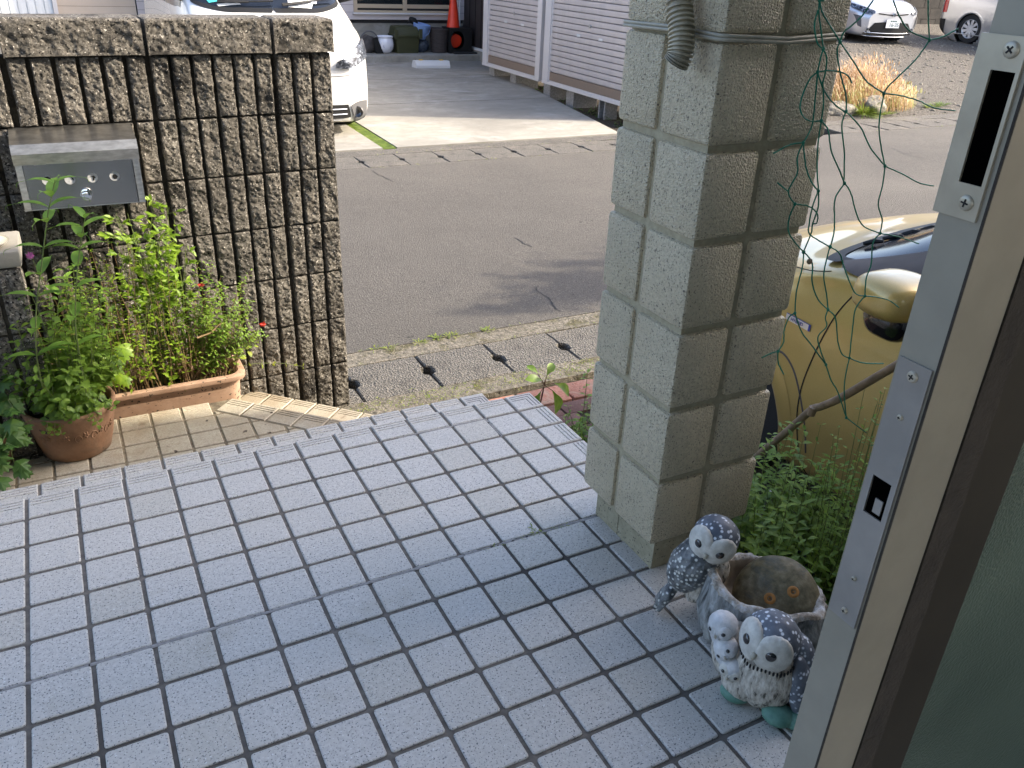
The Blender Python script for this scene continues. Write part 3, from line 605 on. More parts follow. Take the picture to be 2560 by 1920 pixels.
# corrugated conduit
q = MB(); prof = []
path = [Vector((1.078, -.105, 1.36)), Vector((1.084, -.112, 1.2)), Vector((1.087, -.128, 1.12)), Vector((1.086, -.146, 1.065)), Vector((1.083, -.163, 1.03)), Vector((1.078, -.172, 1.000)), Vector((1.074, -.168, .985))]
def resample(p, n):
    p = [Vector(a) for a in p]; out = []
    for i in range(n):
        t = i/(n-1)*(len(p)-1); k = min(int(t), len(p)-2); f = t-k; a = p[max(k-1, 0)]; b = p[k]; c_ = p[k+1]; d = p[min(k+2, len(p)-1)]
        out.append(.5*((2*b)+(c_-a)*f+(2*a-5*b+4*c_-d)*f*f+(3*b-a-3*c_+d)*f**3))
    return out
rp = resample(path, 240); rs = [.0175+.0028*(1 if (i % 8) < 4 else -.6) for i in range(240)]
rs[-3:] = [.016, .013, .009]
q.tube(rp, rs, 20); o = q.build('conduit', 'hose', smooth='auto'); o['label'] = 'ribbed beige conduit hanging cut off against the pillar'; o['category'] = 'conduit'
# ------------------------------------------------------------------ the house the porch belongs to
hs = thing('porch_house', 'house behind the doorway whose eave shades the porch', 'house', (0, -1.2, 0))
MB().prism([(-8, -7), (13, -7), (13, -2.71), (5.3, -.79), (-8, -.79)], 4.30, 4.42).build('eave', 'roof_under', hs)  # unseen; slanted front edge shaped to fit the shade line on the steps
MB().prism([(-8, -6.9), (12.9, -6.9), (12.9, -2.82), (5.3, -.92), (-8, -.92)], 2.602, 4.299).build('upper_wall', 'stucco', hs)  # unseen storey, front slanted along with the eave for its shadow
MB().box((-8, -7, 2.45), (13, -.95, 2.6)).build('upper_floor', 'roof_under', hs)
MB().box((1.10, -1.199, 2.25), (1.38, .04, 2.4)).build('beam', 'plinth_block', hs)
q = MB(); q.box((1.62, -1.32, -.7), (13, -1.20, 2.2)); q.box((-8, -1.32, -.7), (-1.9, -1.20, 2.2)); q.box((-8, -1.32, 2.2), (13, -1.20, 2.449));  q.build('wall', 'stucco', hs)
fl = MB(); fl.box((-7.9, -6.9, -.5), (12.9, -2.2, -.002)); fl.build('floor', 'roof_under', hs)  # unseen floor, put in to bounce light onto the door leaf
# ------------------------------------------------------------------ door leaf with its lock edge
dl = thing('door_leaf', 'open entrance door with metal stile, lock plates and dark green patterned glass', 'door', (1.0, -1.02, 0))
YD0, YD1, XD = -1.010, -.983, .617
q = MB(); q.prism([(XD+.0008, YD0), (XD+.043, YD0), (XD+.043, YD1+.004), (XD+.012, YD1+.004), (XD+.006, YD1+.003), (XD+.004, YD1), (XD, YD1-.001), (XD, YD0+.0008)], .0, 2.12, 0)
q.build('stile', 'door_metal', dl)
MB().box((XD-.0002, YD0+.0002, .002), (XD+.0012, YD0+.0016, 2.12)).build('seam', 'gasket', dl)
gk = MB(); nseg = 160
for i in range(nseg):
    z0 = .02+2.08*i/nseg; z1 = .02+2.08*(i+1)/nseg; w0 = .0435; w1 = .066+N(z0*40)*.0016
    gk.box((XD+w0, YD0-.0012+N(z0*90)*.0004, z0), (XD+w1, YD1, z1))
gk.build('gasket', 'gasket', dl)
q = MB(); q.box((XD+.067, YD0+.002, .01), (XD+.115, YD1, 2.11)); q.box((XD+.115, YD0+.002, .01), (XD+.88, YD1, .10)); q.box((XD+.115, YD0+.002, 2.0), (XD+.88, YD1, 2.11)); q.box((XD+.80, YD0+.002, .1), (XD+.88, YD1, 2.0)); q.build('inner_frame', 'frame_dark', dl)
MB().box((XD+.115, YD0+.008, .1), (XD+.80, YD0+.014, 2.0)).build('glass_pane', 'door_glass', dl)
def azy(az): return -1.258 + (XD-.218)*math.tan(R_(az))
DZ = lambda tn, az: 1.124 + tn*(XD-.218)/math.cos(R_(az))
# upper strike plate with slot
zt, zb_ = DZ(-.050, 33.7), DZ(-.2305, 33.4); yl, yr = azy(34.75), azy(32.3)
sz0, sz1 = DZ(-.083, 33), DZ(-.195, 33); sy0, sy1 = azy(32.5), azy(33.78)
q = MB(); xp = XD-.0016
def fp_(mb, ya, yb, za, zb, x0=xp, x1=XD): mb.box((x0, min(ya, yb), za), (x1, max(ya, yb), zb))
fp_(q, yl, sy1, zb_, zt); fp_(q, sy0, yr, zb_, zt); fp_(q, sy1, sy0, zb_, sz1); fp_(q, sy1, sy0, sz0, zt); o = q.build('strike_plate', 'plate_warm', dl)
q = MB(); fp_(q, sy1-.0004, sy0+.0004, sz1, sz0, XD-.0006, XD+.0002); q.build('slot', 'void', o)  # black sheet standing in for the darkness inside the slot
def screw(par, az, tn, r):
    y = azy(az); z = DZ(tn, az); q = MB(); M_ = Matrix.Rotation(-PI/2, 4, 'Y')
    q.lathe([(r, 0), (r*.95, .0008), (r*.8, .0014), (r*.5, .0016), (0, .0016)], (xp, y, z), 24, M=M_); s = q.build('screw', 'plate_warm', par, smooth='auto')
    q = MB(); a = random.random(); Mr = Matrix.Translation((xp-.0017, y, z)) @ Matrix.Rotation(a, 4, 'X')
    q.box((-.0002, -r*.5, -r*.1), (.0002, r*.5, r*.1), M=Mr); q.box((-.00025, -r*.1, -r*.5), (.00025, r*.1, r*.5), M=Mr); q.build('cross_slot', 'black', par)
screw(dl, 33.02, -.063, .0040); screw(dl, 33.03, -.214, .0040)
# long lock front
zt, zb_ = DZ(-.404, 33.2), DZ(-.796, 33.2); yl, yr = azy(34.28), azy(32.15); hz0, hz1 = DZ(-.566, 33.2), DZ(-.622, 33.2); hy0, hy1 = azy(32.5), azy(33.85)
q = MB(); fp_(q, yl, hy1, zb_, zt); fp_(q, hy0, yr, zb_, zt); fp_(q, hy1, hy0, zb_, hz1); fp_(q, hy1, hy0, hz0, zt); o = q.build('lock_plate', 'plate_metal', dl)
q = MB(); fp_(q, hy1-.0004, hy0+.0004, hz1, hz0, XD-.0006, XD+.0002); q.build('latch_hole', 'void', o)  # flat black sheet, painted dark in place of a deep hole
q = MB(); ym = (hy0+hy1)/2; q.box((XD-.0015, ym-.0045, hz1+.003), (XD-.0003, ym+.001, hz1+.013)); q.build('latch', 'plate_metal', dl)
for az, tn, r in ((33.17, -.421, .0035), (33.2, -.476, .0019), (33.12, -.724, .0018), (33.14, -.78, .0023)): screw(dl, az, tn, r)
# ------------------------------------------------------------------ plants
rnd = random.Random(11)
def rv(a=1): return Vector((rnd.uniform(-a, a), rnd.uniform(-a, a), rnd.uniform(-a, a)))
def curve(p, n=14): return resample(p, n)
def leafy(lf, stm, pts, r, nn, ln, wd, pair=True, up_=.35, start=.15, droop=.5, m=0, sm=0, jitter=.35, taper=.5, shape=.42, fold=.25, cluster=1, seg=3):
    """a stem with leaves in pairs or whorls along it"""
    c = curve(pts, max(6, len(pts)*3)); k = len(c)
    stm.tube(c, [r*(1-.6*i/(k-1)) for i in range(k)], 5, sm, False)
    ph_ = rnd.uniform(0, 6)
    for i in range(nn):
        t = start+(1-start)*i/max(1, nn-1); f = t*(k-1); a = min(int(f), k-2); p = c[a].lerp(c[a+1], f-a); tg = (c[a+1]-c[a]).normalized()
        u = tg.orthogonal().normalized(); v = tg.cross(u); ph_ += 1.57 if pair else 2.4; sc = 1-taper*max(0, t-.3)/.7 if taper > 0 else 1
        for j in range(2 if pair else cluster):
            an = ph_ + j*(PI if pair else 2.1)+rnd.uniform(-jitter, jitter); d = (u*math.cos(an)+v*math.sin(an)+tg*up_*rnd.uniform(.5, 1.5)+Vector((0, 0, .15))+rv(.15)).normalized()
            s_ = sc*rnd.uniform(.7, 1.2); lf.leaf(p+d*r, d, (tg+Vector((0, 0, .8))+rv(.3)), ln*s_, wd*s_, droop*rnd.uniform(.3, 1.5), fold, seg, m, shape)
# terracotta pot with a raised flower band
PC = Vector((.085, 1.37, -.33))
pt = thing('terracotta_pot', 'round terracotta pot with raised flower ornament and dark stain on the landing', 'pot', tuple(PC))
q = MB(); q.lathe([(.088, 0), (.097, .004), (.110, .05), (.120, .10), (.127, .140), (.131, .150), (.134, .163), (.131, .170), (.120, .168), (.116, .15), (.108, .145), (0, .145)], PC, 72, wob=lambda a, z: .004*N(math.cos(a)*2, math.sin(a)*2, z*20)); q.build('body', 'terracotta', pt, smooth=True)
MB().lathe([(.112, .150), (.06, .156), (0, .158)], PC, 24).build('potting_soil', 'soil', pt)
q = MB()
def onpot(a, z, o=.0): rr = .107+(z-.04)*.20+o; return PC + Vector((rr*math.cos(a), rr*math.sin(a), z))
for a0 in (-1.95, -1.5, -1.1, -.7, -2.4):   # scrolls and leaves
    sc_ = [onpot(a0+.10*math.cos(t)*(1-t/9), .088+.019*math.sin(t)*(1-t/9), .001) for t in np.linspace(0, 7, 22)]; q.tube(sc_, [.0022*(1-.5*i/21) for i in range(22)], 6)
    for j in range(5):
        an = j*1.25+a0; c0 = onpot(a0+.20, .10, .0005)
        p1 = onpot(a0+.20+.075*math.cos(an), .10+.013*math.sin(an), .0015); q.tube([c0, (c0+p1)/2+Vector((0,0,0)), p1], [.002, .0045, .0015], 6)
q.build('ornament', 'terracotta', pt, smooth=True)
pt2 = thing('terracotta_pot', 'small terracotta pot cut by the left edge, beside the round ornamented pot', 'pot', (-.165, 1.36, -.33))
MB().lathe([(.060, 0), (.065, .004), (.082, .07), (.085, .09), (.092, .092), (.094, .115), (.086, .117), (.082, .1), (0, .1)], (-.165, 1.36, -.33), 48).build('body', 'terracotta', pt2, smooth='auto')
# climbing lily with curling leaf tips, rooted in the round pot
ly = thing('climbing_lily', 'tall light green lily with paired lance leaves ending in curled tendrils', 'plant', (.06, 1.3, -.17), group=None)
lf = MB(); stm = MB()
def lily(pts, ns, ph0, big=1):
    c = curve(pts, 30); stm.tube(c, [.0026-.0012*i/29 for i in range(30)], 6, 0, False)
    for i, t in enumerate(ns):
        f = t*29; a = min(int(f), 28); p = c[a].lerp(c[a+1], f-a); ph_ = ph0+(i % 2)*1.35+rnd.uniform(-.25, .25)
        for s_ in (0, PI):
            d = Vector((math.cos(ph_+s_), math.sin(ph_+s_)*.8, .45+.35*t+rnd.uniform(-.15, .1))).normalized(); ln = big*rnd.uniform(.078, .096)*(1.0-.2*(t > .93))
            lf.leaf(p, d, Vector((0, 0, 1))-d*.3, ln, ln*.33, .75, .35, 7, 0, .36, 1)
            if t > .6:
                e = Vector(lf.v[-2]); tt = (e-Vector(lf.v[-5])).normalized(); tp = [e-tt*.002]; aa = 0
                for q_ in range(9): aa += .35*(q_ > 3); dd = (tt*math.cos(aa)+Vector((0, 0, -1))*math.sin(aa)); tp.append(tp[-1]+dd*.0032)
                lf.tube(tp, [.0006]*10, 4, 0, False)
lily([(.03, 1.32, -.17), (.035, 1.27, .0), (.045, 1.25, .09), (.069, 1.25, .204), (.10, 1.25, .306), (.142, 1.25, .444), (.157, 1.25, .486), (.180, 1.25, .545)], [.22, .34, .46, .55, .63, .70, .80, .89, .97], .1)
lily([(.13, 1.31, -.17), (.145, 1.27, 0), (.152, 1.25, .121), (.175, 1.25, .241), (.20, 1.25, .336), (.218, 1.25, .396), (.234, 1.25, .44)], [.25, .38, .5, .6, .7, .79, .88, .97], .35, 1.02)
lily([(.10, 1.36, -.17), (.10, 1.38, .0), (.11, 1.40, .12), (.15, 1.42, .22)], [.3, .5, .65, .8, .95], .8, .8)
lf.build('foliage', 'leaf_lily', ly, smooth=True); stm.build('stem', 'stem', ly, smooth=True)
# bushy leaves in the same pot
bs = thing('leafy_bush', 'bushy green plant with oval leaves filling the round terracotta pot', 'plant', (.085, 1.36, -.17))
lf = MB(); stm = MB()
for i in range(74):
    a = rnd.uniform(0, 6.28); r0 = rnd.uniform(0, .09); r1 = r0*.6+rnd.uniform(.02, .13); h = rnd.uniform(.06, .44)*(1-.35*(r1 > .1))
    b = Vector((.085+r0*math.cos(a), 1.36+r0*math.sin(a)*.9, -.175)); t = Vector((.095+r1*math.cos(a), 1.34+r1*math.sin(a)*.9, -.175+h))
    leafy(lf, stm, [b, (b+t)/2+rv(.015), t], .0018, rnd.randint(5, 9), rnd.uniform(.034, .056), rnd.uniform(.020, .030), True, .3, .25, .7, seg=3, shape=.4)
for i in range(10):
    a = rnd.uniform(-2.6, -.4); b = Vector((.085+.10*math.cos(a), 1.37+.10*math.sin(a), -.17)); t = b+Vector((.05*math.cos(a), .05*math.sin(a), -.02+rnd.uniform(-.02, .05)))
    leafy(lf, stm, [b, (b+t)/2+Vector((0, 0, .02)), t], .0015, 5, .032, .022, True, .3, .3, .8, seg=3)
for i in range(34):
    b = Vector((.12+rnd.uniform(-.04, .06), 1.38, -.17)); t = Vector((rnd.uniform(.14, .27), rnd.uniform(1.30, 1.46), rnd.uniform(-.06, .26)))
    leafy(lf, stm, [b, (b+t)/2+rv(.02), t], .0016, rnd.randint(6, 9), rnd.uniform(.030, .048), rnd.uniform(.018, .026), True, .3, .3, .7, seg=3, shape=.4)
lf.build('foliage', 'leaf_bush', bs, smooth=True); stm.build('stem', 'stem', bs)
# ivy like trailing leaves over the pot rims, lobed
def lobed(mb, p, d, n, s, droop=.4):
    d = Vector(d).normalized(); n = Vector(n).normalized(); sd_ = d.cross(n).normalized(); n = sd_.cross(d)
    out = [(0, 0), (.18, -.42), (.45, -.55), (.5, -.30), (.78, -.34), (.72, -.13), (1.05, 0), (.72, .13), (.78, .34), (.5, .30), (.45, .55), (.18, .42)]
    c0 = p+d*s*.42+n*s*.03; vs = [c0]+[p+d*s*u+sd_*s*v - n*s*(droop*u*u*.4+.25*abs(v)) for u, v in out]
    mb.add(vs, [(0, 1+i, 1+(i+1) % 12) for i in range(12)])
iv = thing('ivy', 'dark green trailing ivy with lobed leaves at the lower left, hanging over the pots', 'ivy', (-.08, 1.3, -.2)); lf = MB(); stm = MB()
for path in ([(-.01, 1.28, -.16), (-.05, 1.22, -.15), (-.075, 1.18, -.20), (-.07, 1.17, -.27)], [(-.06, 1.34, -.10), (-.10, 1.24, -.10), (-.13, 1.17, -.17), (-.12, 1.15, -.25)],
             [(-.05, 1.36, -.12), (-.1, 1.3, -.02), (-.16, 1.25, -.03), (-.2, 1.2, -.1)], [(-.02, 1.4, -.15), (-.06, 1.36, .02), (-.12, 1.32, .08), (-.17, 1.3, .05)], [(-.04, 1.37, -.15), (-.06, 1.28, -.08), (-.05, 1.22, -.10), (-.09, 1.17, -.16)],
             [(-.1, 1.4, -.15), (-.14, 1.33, -.06), (-.2, 1.27, -.12), (-.18, 1.22, -.22)], 
             [(-.12, 1.36, -.2), (-.1, 1.28, -.18), (-.14, 1.2, -.2), (-.16, 1.17, -.28)]):
    c = curve(path, 14); stm.tube(c, .0013, 4, 0, False)
    for i in range(2, 14, 1):
        if rnd.random() < .85:
            d = Vector((rnd.uniform(-1, 1), rnd.uniform(-1, .2), rnd.uniform(-.9, .3))); lobed(lf, c[i]+d*.008, d, Vector((rnd.uniform(-.4, .4), -.6, .8)), rnd.uniform(.03, .056))
lf.build('foliage', 'leaf_ivy', iv, smooth=False); stm.build('stem', 'stem', iv)
# rectangular planter
pl = thing('planter_box', 'long pale terracotta planter standing against the ribbed wall', 'planter', (.45, 1.62, -.46))
def rrect(x0, y0, x1, y1, r, n=5):
    out = []
    for cx_, cy_, a0 in ((x1-r, y0+r, -PI/2), (x1-r, y1-r, 0), (x0+r, y1-r, PI/2), (x0+r, y0+r, PI)):
        out += [(cx_+r*math.cos(a0+PI/2*i/n), cy_+r*math.sin(a0+PI/2*i/n)) for i in range(n+1)]
    return out
def loops(mb, ls, m=0, cap0=True, cap1=True):
    k = len(ls[0][0]); vs = [(x, y, z) for (lp, z) in ls for x, y in lp]
    fs = [(i*k+j, i*k+(j+1) % k, (i+1)*k+(j+1) % k, (i+1)*k+j) for i in range(len(ls)-1) for j in range(k)]
    if cap0: fs.append(tuple(range(k-1, -1, -1)))
    if cap1: fs.append(tuple((len(ls)-1)*k+j for j in range(k)))
    mb.add(vs, fs, m)
q = MB(); AX0, AX1, AY0, AY1, AZ = .10, .652, 1.545, 1.735, -.262
def ex(d): return rrect(AX0-d, AY0-d, AX1+d, AY1+d, .045)
loops(q, [(ex(-.03), -.475), (ex(-.026), -.46), (ex(-.014), AZ-.03), (ex(-.013), AZ-.022), (ex(.002), AZ-.020), (ex(.004), AZ-.015), (ex(.004), AZ-.003), (ex(.001), AZ), (ex(-.017), AZ), (ex(-.020), AZ-.004), (ex(-.026), AZ-.035)])
q.build('body', 'terracotta_pale', pl, smooth='auto')
q = MB(); q.grid(lambda s_, t_: (AX0+.028+(AX1-AX0-.056)*s_, AY0+.028+(AY1-AY0-.056)*t_, AZ-.030+.010*N(s_*30, t_*9)), 60, 20); q.build('potting_soil', 'soil', pl)
# things growing in the planter
def plant(name, label, fl, mats=('leaf_bright', 'stem')):
    t = thing(name, label, 'plant', (.4, 1.62, AZ)); lf = MB(); stm = MB(); fl(lf, stm); lf.build('foliage', mats[0], t, smooth=True); stm.build('stem', mats[1], t); return t
def f1(lf, stm):   # nandina-like shrub, clusters of small leaflets
    for i in range(40):
        tx, tz = rnd.choice([(.37, .36), (.36, .28), (.33, .34), (.44, .40), (.48, .36), (.45, .34), (.48, .30), (.32, .30), (.42, .28), (.46, .25), (.40, .20), (.35, .2), (.5, .22), (.38, .12), (.46, .12)])
        b = Vector((rnd.uniform(.34, .42), rnd.uniform(1.62, 1.66), AZ-.03)); t = Vector((tx+rnd.uniform(-.02, .02), 1.60+rnd.uniform(-.05, .05), tz+rnd.uniform(-.02, .02)-.01))
        mid = b.lerp(t, .55)+Vector((rnd.uniform(-.03, .03), 0, .02)); c = curve([b, mid, t], 16); stm.tube(c, [.0016-.001*j/15 for j in range(16)], 4, 0, False)
        for j in range(8, 16, 2):
            s_ = rnd.choice((-1, 1)); d = Vector((s_*rnd.uniform(.5, 1), rnd.uniform(-.7, .3), rnd.uniform(-.1, .5))).normalized(); e = c[j]+d*rnd.uniform(.015, .035); stm.tube([c[j], e], .0006, 4, 0, False)
            for g in range(5):
                dd = (d+rv(.8)+Vector((0, 0, .1))).normalized(); lf.leaf(e-d*.006*g*.6, dd, Vector((0, -.5, 1))+rv(.4), rnd.uniform(.021, .031), rnd.uniform(.009, .0135), .4, .2, 3, 0, .42)
plant('leafy_shrub', 'light green shrub with small pointed leaflets standing in the left half of the planter', f1)
def f2(lf, stm):   # dense tangle, left part, in front of the wall
    for i in range(170):
        x = rnd.uniform(.05, .47); b = Vector((x, rnd.uniform(1.56, 1.70), AZ-.03)); h = rnd.uniform(.15, .58)*(1-.35*abs(x-.28)/.25); t = b+Vector((rnd.uniform(-.07, .07), rnd.uniform(-.09, .03), h))
        leafy(lf, stm, [b, b.lerp(t, .5)+rv(.02), t], .0011, rnd.randint(6, 11), rnd.uniform(.018, .030), rnd.uniform(.010, .016), rnd.random() < .5, .4, .3, .5, cluster=2, seg=2)
plant('tangled_plant', 'yellow green tangle of thin stems and small leaves against the wall under the mailbox', f2, ('leaf_bright', 'stem_dry'))
def f3(lf, stm):   # salvia: thin stems, sparse small leaves
    for i in range(92):
        x = rnd.uniform(.42, .63); b = Vector((x, rnd.uniform(1.58, 1.69), AZ-.03)); tx, tz = rnd.choice([(.517, .064), (.574, .06), (.611, .061), (.676, .003), (.683, -.03), (.706, -.126), (.63, -.14), (.733, -.10), (.55, 0), (.6, -.05), (.50, -.05), (.57, .15), (.70, .09), (.65, -.08), (.46, .0)])
        t = Vector((tx+rnd.uniform(-.025, .025), rnd.uniform(1.53, 1.65), tz+rnd.uniform(-.03, .02)))
        leafy(lf, stm, [b, b.lerp(t, .5)+Vector((rnd.uniform(-.03, .02), rnd.uniform(-.02, .02), .02)), t], .0010, rnd.randint(7, 11), rnd.uniform(.020, .032), rnd.uniform(.012, .019), True, .35, .3, .5, seg=2)
plant('salvia', 'wispy green salvia with two red flowers in the right half of the planter', f3, ('leaf_bush', 'stem_dry'))
sal = bpy.data.objects['salvia']
for fx, fz in ((.547, .078), (.739, -.100)):
    q = MB()
    for j in range(5): q.leaf((fx, 1.60, fz), (math.cos(j*1.3)*.8, -.4, math.sin(j*1.3)*.6-.2), (0, -1, .3), .013, .009, .6, .3, 3)
    q.build('flower', 'petal_red', sal)
def f4(lf, stm):
    for i in range(90):
        x = rnd.uniform(.43, .60); b = Vector((x, rnd.uniform(1.58, 1.68), AZ-.03)); t = b+Vector((rnd.uniform(-.03, .06), rnd.uniform(-.04, .04), rnd.uniform(.08, .24)))
        stm.tube(curve([b, b.lerp(t, .5)+rv(.012), t], 6), [.0009]*5+[.0004], 4, 0, False)
        if i % 3 == 0: lf.leaf(b, (rnd.uniform(-1, 1), rnd.uniform(-1, .4), 1.2), rv(1), rnd.uniform(.04, .09), .004, .8, .2, 4)
    for i in range(40):
        b = Vector((rnd.uniform(.16, .62), rnd.uniform(1.56, 1.70), AZ-.024)); lf.leaf(b, rv(1)+Vector((0, 0, .6)), (0, 0, 1), rnd.uniform(.015, .045), .008, .5, .2, 3)
    stm.tube([(.505, 1.55, -.096), (.55, 1.55, -.085), (.591, 1.56, -.058)], [.0035, .003, .0022], 6)
plant('dry_stalks', 'straw coloured dead stalks standing between the salvia stems', f4, ('leaf_weed', 'stem_dry'))
def f5(lf, stm):   # sprig running out over the wall
    leafy(lf, stm, [(.60, 1.63, -.28), (.68, 1.62, -.262), (.79, 1.62, -.278), (.875, 1.62, -.308)], .0012, 7, .024, .018, True, .2, .2, .3, seg=3)
    leafy(lf, stm, [(.60, 1.63, -.26), (.67, 1.58, -.19), (.70, 1.56, -.15), (.69, 1.56, -.11)], .0012, 6, .03, .022, True, .2, .2, .3, seg=3)
plant('creeping_sprig', 'low sprig of round leaves reaching out of the planter across the wall', f5, ('leaf_weed', 'stem'))
def f6(lf, stm):
    for (x, z) in ((.2, -.02), (.24, -.05), (.17, .02), (.26, .03)):
        for j in range(3): lobed(lf, Vector((x+rnd.uniform(-.02, .02), 1.50+rnd.uniform(-.03, .03), z+rnd.uniform(-.03, .03)-.10)), (rnd.uniform(-.4, .8), -.5, -.6), (0, -.6, .8), rnd.uniform(.04, .06))
    stm.tube(curve([(.2, 1.56, -.25), (.2, 1.5, -.18), (.22, 1.49, -.15)], 8), .0014, 5)
plant('broad_leaf_vine', 'broad yellow green lobed leaves hanging over the left end of the planter', f6, ('leaf_bright', 'stem'))
# pink flower stalk by the low pier
pk = thing('pink_flower', 'single small pink flower on a thin stalk beside the low pier', 'flower', (.08, 1.4, -.3))
q = MB(); q.tube(curve([(.09, 1.42, -.2), (.10, 1.4, .1), (.08, 1.36, .3), (.076, 1.35, .315)], 12), .001, 5); q.build('stem', 'stem', pk)
q = MB()
for j in range(7): q.leaf((.076, 1.35, .316), (math.cos(j*.9), -.3, math.sin(j*.9)), (0, -1, .3), .012, .007, .4, .3, 3)
q.build('petal', 'petal_pink', pk)
# bricks, seedling and weeds to the right of the steps
bl = [(1.70, 'brick_red'), (1.925, 'brick_red'), (2.15, 'brick_red'), (2.375, 'brick_red'), (1.475, 'brick_red')]
for i, (x, m) in enumerate(bl):
    o = MB().bbox((x-.107, 1.49, -.70), (x+.107, 1.63, G0-.008), .006).build('brick', m, smooth='auto'); o['label'] = ORD[[1, 2, 3, 4, 0][i]] + ' weathered red brick along the gutter counting right from the porch'; o['category'] = 'brick'; o['group'] = 'red bricks along the gutter'
n_ = 0
for r in range(7):
    for c_ in range(4):
        x0 = 1.30+c_*.215+(r % 2)*.05; y0 = 1.385-r*.105
        if x0+.2 > 2.15: continue
        o = MB().bbox((x0, y0, -.70), (x0+.205, y0+.098, G0-.012+random.uniform(-.004, .004)), .005, M=None).build('brick', 'brick_dark', smooth='auto'); o['label'] = ORD[c_] + ' dark brown paving brick from the porch in the ' + ORD[r] + ' row behind the red bricks'; o['category'] = 'brick'; o['group'] = 'dark paving bricks'
sd2 = thing('tree_seedling', 'tree seedling with six broad leaves on a thin brown stem by the red bricks', 'seedling', (1.70, 1.20, -.6)); lf = MB(); q = MB()
SX = 1.700; SY = 1.20
q.tube(curve([(SX-.012, SY, -.62), (SX-.018, SY, -.50), (SX, SY, -.38), (SX+.006, SY, -.335)], 10), [.0042-.002*i/9 for i in range(10)], 7)
apex = Vector((SX+.004, SY, -.345))
for (dx, dz, ln, dy) in ((-.055, -.055, .085, -.02), (-.035, .035, .07, -.01), (.028, .045, .06, .01), (.055, .035, .055, .03), (.065, .0, .095, -.02), (.04, -.05, .11, -.03), (-.03, .055, .05, .03)):
    e = apex+Vector((dx*.5, dy, dz*.5)); q.tube([apex-Vector((0, 0, .012)), e], .0015, 5)
    lf.leaf(e, (dx, dy, dz-.01-.02*(ln > .09)), (0, -.6, 1), ln*1.12, ln*.56, .8, .3, 6, 0, .6)
lf.build('foliage', 'leaf_bush', sd2, smooth=True); q.build('stem', 'stem_red', sd2, smooth=True)
for (x, y, lab, h) in ((1.74, 1.0, 'upright weed with paired leaves growing close beside the pillar', .28), (1.50, .98, 'low weed at the corner of the steps', .09)):
    wd_ = thing('weed', lab, 'weed', (x, y, G0)); lf = MB(); q = MB()
    if h > .2:
        leafy(lf, q, [(x, y, G0), (x+.02, y, -.42), (x+.03, y+.01, -.23)], .0024, 11, .042, .022, True, .3, .12, .6, taper=.4)
        for i in range(26): leafy(lf, q, [(x+rnd.uniform(-.05, .08), y+rnd.uniform(-.12, .05), G0), (x+rnd.uniform(-.06, .09), y+rnd.uniform(-.13, .06), G0+rnd.uniform(.10, .28))], .0015, 7, .04, .018, True, .4, .2, .6)
    else:
        for i in range(9): leafy(lf, q, [(x+rnd.uniform(-.03, .03), y+rnd.uniform(-.03, .03), G0), (x+rnd.uniform(-.04, .04), y+rnd.uniform(-.04, .04), G0+rnd.uniform(.03, h))], .0012, 5, .02, .012, True, .4, .2, .6)
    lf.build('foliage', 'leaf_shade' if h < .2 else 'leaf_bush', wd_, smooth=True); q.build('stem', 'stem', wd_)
# tiny weeds and moss in the joints
lf = MB()
def tuft(x, y, z, n_, h, sp_, m=0, wd=.003):
    for i in range(n_):
        a = rnd.uniform(0, 6.28); r0 = rnd.uniform(0, sp_); lf.leaf((x+r0*math.cos(a), y+r0*math.sin(a), z), (math.cos(a)*.7, math.sin(a)*.7, rnd.uniform(.4, 1.3)), (0, 0, 1), h*rnd.uniform(.4, 1), wd, .8, .1, 2, m)
for i in range(430):
    x = rnd.uniform(1.1, 2.7) ; tuft(x, 1.73+rnd.gauss(0, .035), G0+.003, 3, .012, .012, 0, .0045)
for x, n_ in ((1.45, 14), (1.62, 20), (1.72, 26), (1.80, 22), (2.0, 24), (1.38, 8)): tuft(x, 2.30+rnd.uniform(-.02, .01), G0, n_*2, .03, .03, 0, .005)
for i in range(60): tuft(rnd.uniform(1.1, 2.9), rnd.choice((2.165, 2.30)), G0, 3, .014, .012)
for i in range(150): tuft(rnd.uniform(2.4, 12), rnd.choice((6.43, 5.93, 6.64))+rnd.uniform(-.02, .02), G0+.002, 3, .02, .02, 0, .006)
for i in range(26): tuft(.85+rnd.uniform(0, .25), -.003+rnd.uniform(-.004, .006), -.001, 2, .008, .004, 0, .002)
for x, y in ((.70, .0), (.71, .01), (.705, .02)): tuft(x+.28, y, -.001, 6, .018, .004, 0, .003)
o = lf.build('joint_weeds', 'leaf_weed'); o['label'] = 'tiny yellow green weeds and moss growing in the kerb and tile joints'; o['category'] = 'weeds'; o['kind'] = 'stuff'
# bed behind the pillar: bushes, blue pot
def bush(name, lab, cx_, cy_, rx, ry, z0, h, n_, ln, wd, mats, seed, upr=.4):
    global rnd; rnd = random.Random(seed)
    t = thing(name, lab, 'bush', (cx_, cy_, z0)); lf = MB(); stm = MB()
    for i in range(n_):
        a = rnd.uniform(0, 6.28); r0 = math.sqrt(rnd.random()); b = Vector((cx_+r0*rx*.6*math.cos(a), cy_+r0*ry*.6*math.sin(a), z0)); hh = h*rnd.uniform(.45, 1)*(1-.3*r0)
        tp = Vector((cx_+r0*rx*math.cos(a), cy_+r0*ry*math.sin(a), z0+hh)); leafy(lf, stm, [b, b.lerp(tp, .5)+rv(.02), tp], .0015, rnd.randint(8, 13), ln*rnd.uniform(.7, 1.2), wd*rnd.uniform(.8, 1.2), True, upr, .3, .6, seg=3)
    lf.build('foliage', mats, t, smooth=True); stm.build('stem', 'stem', t)
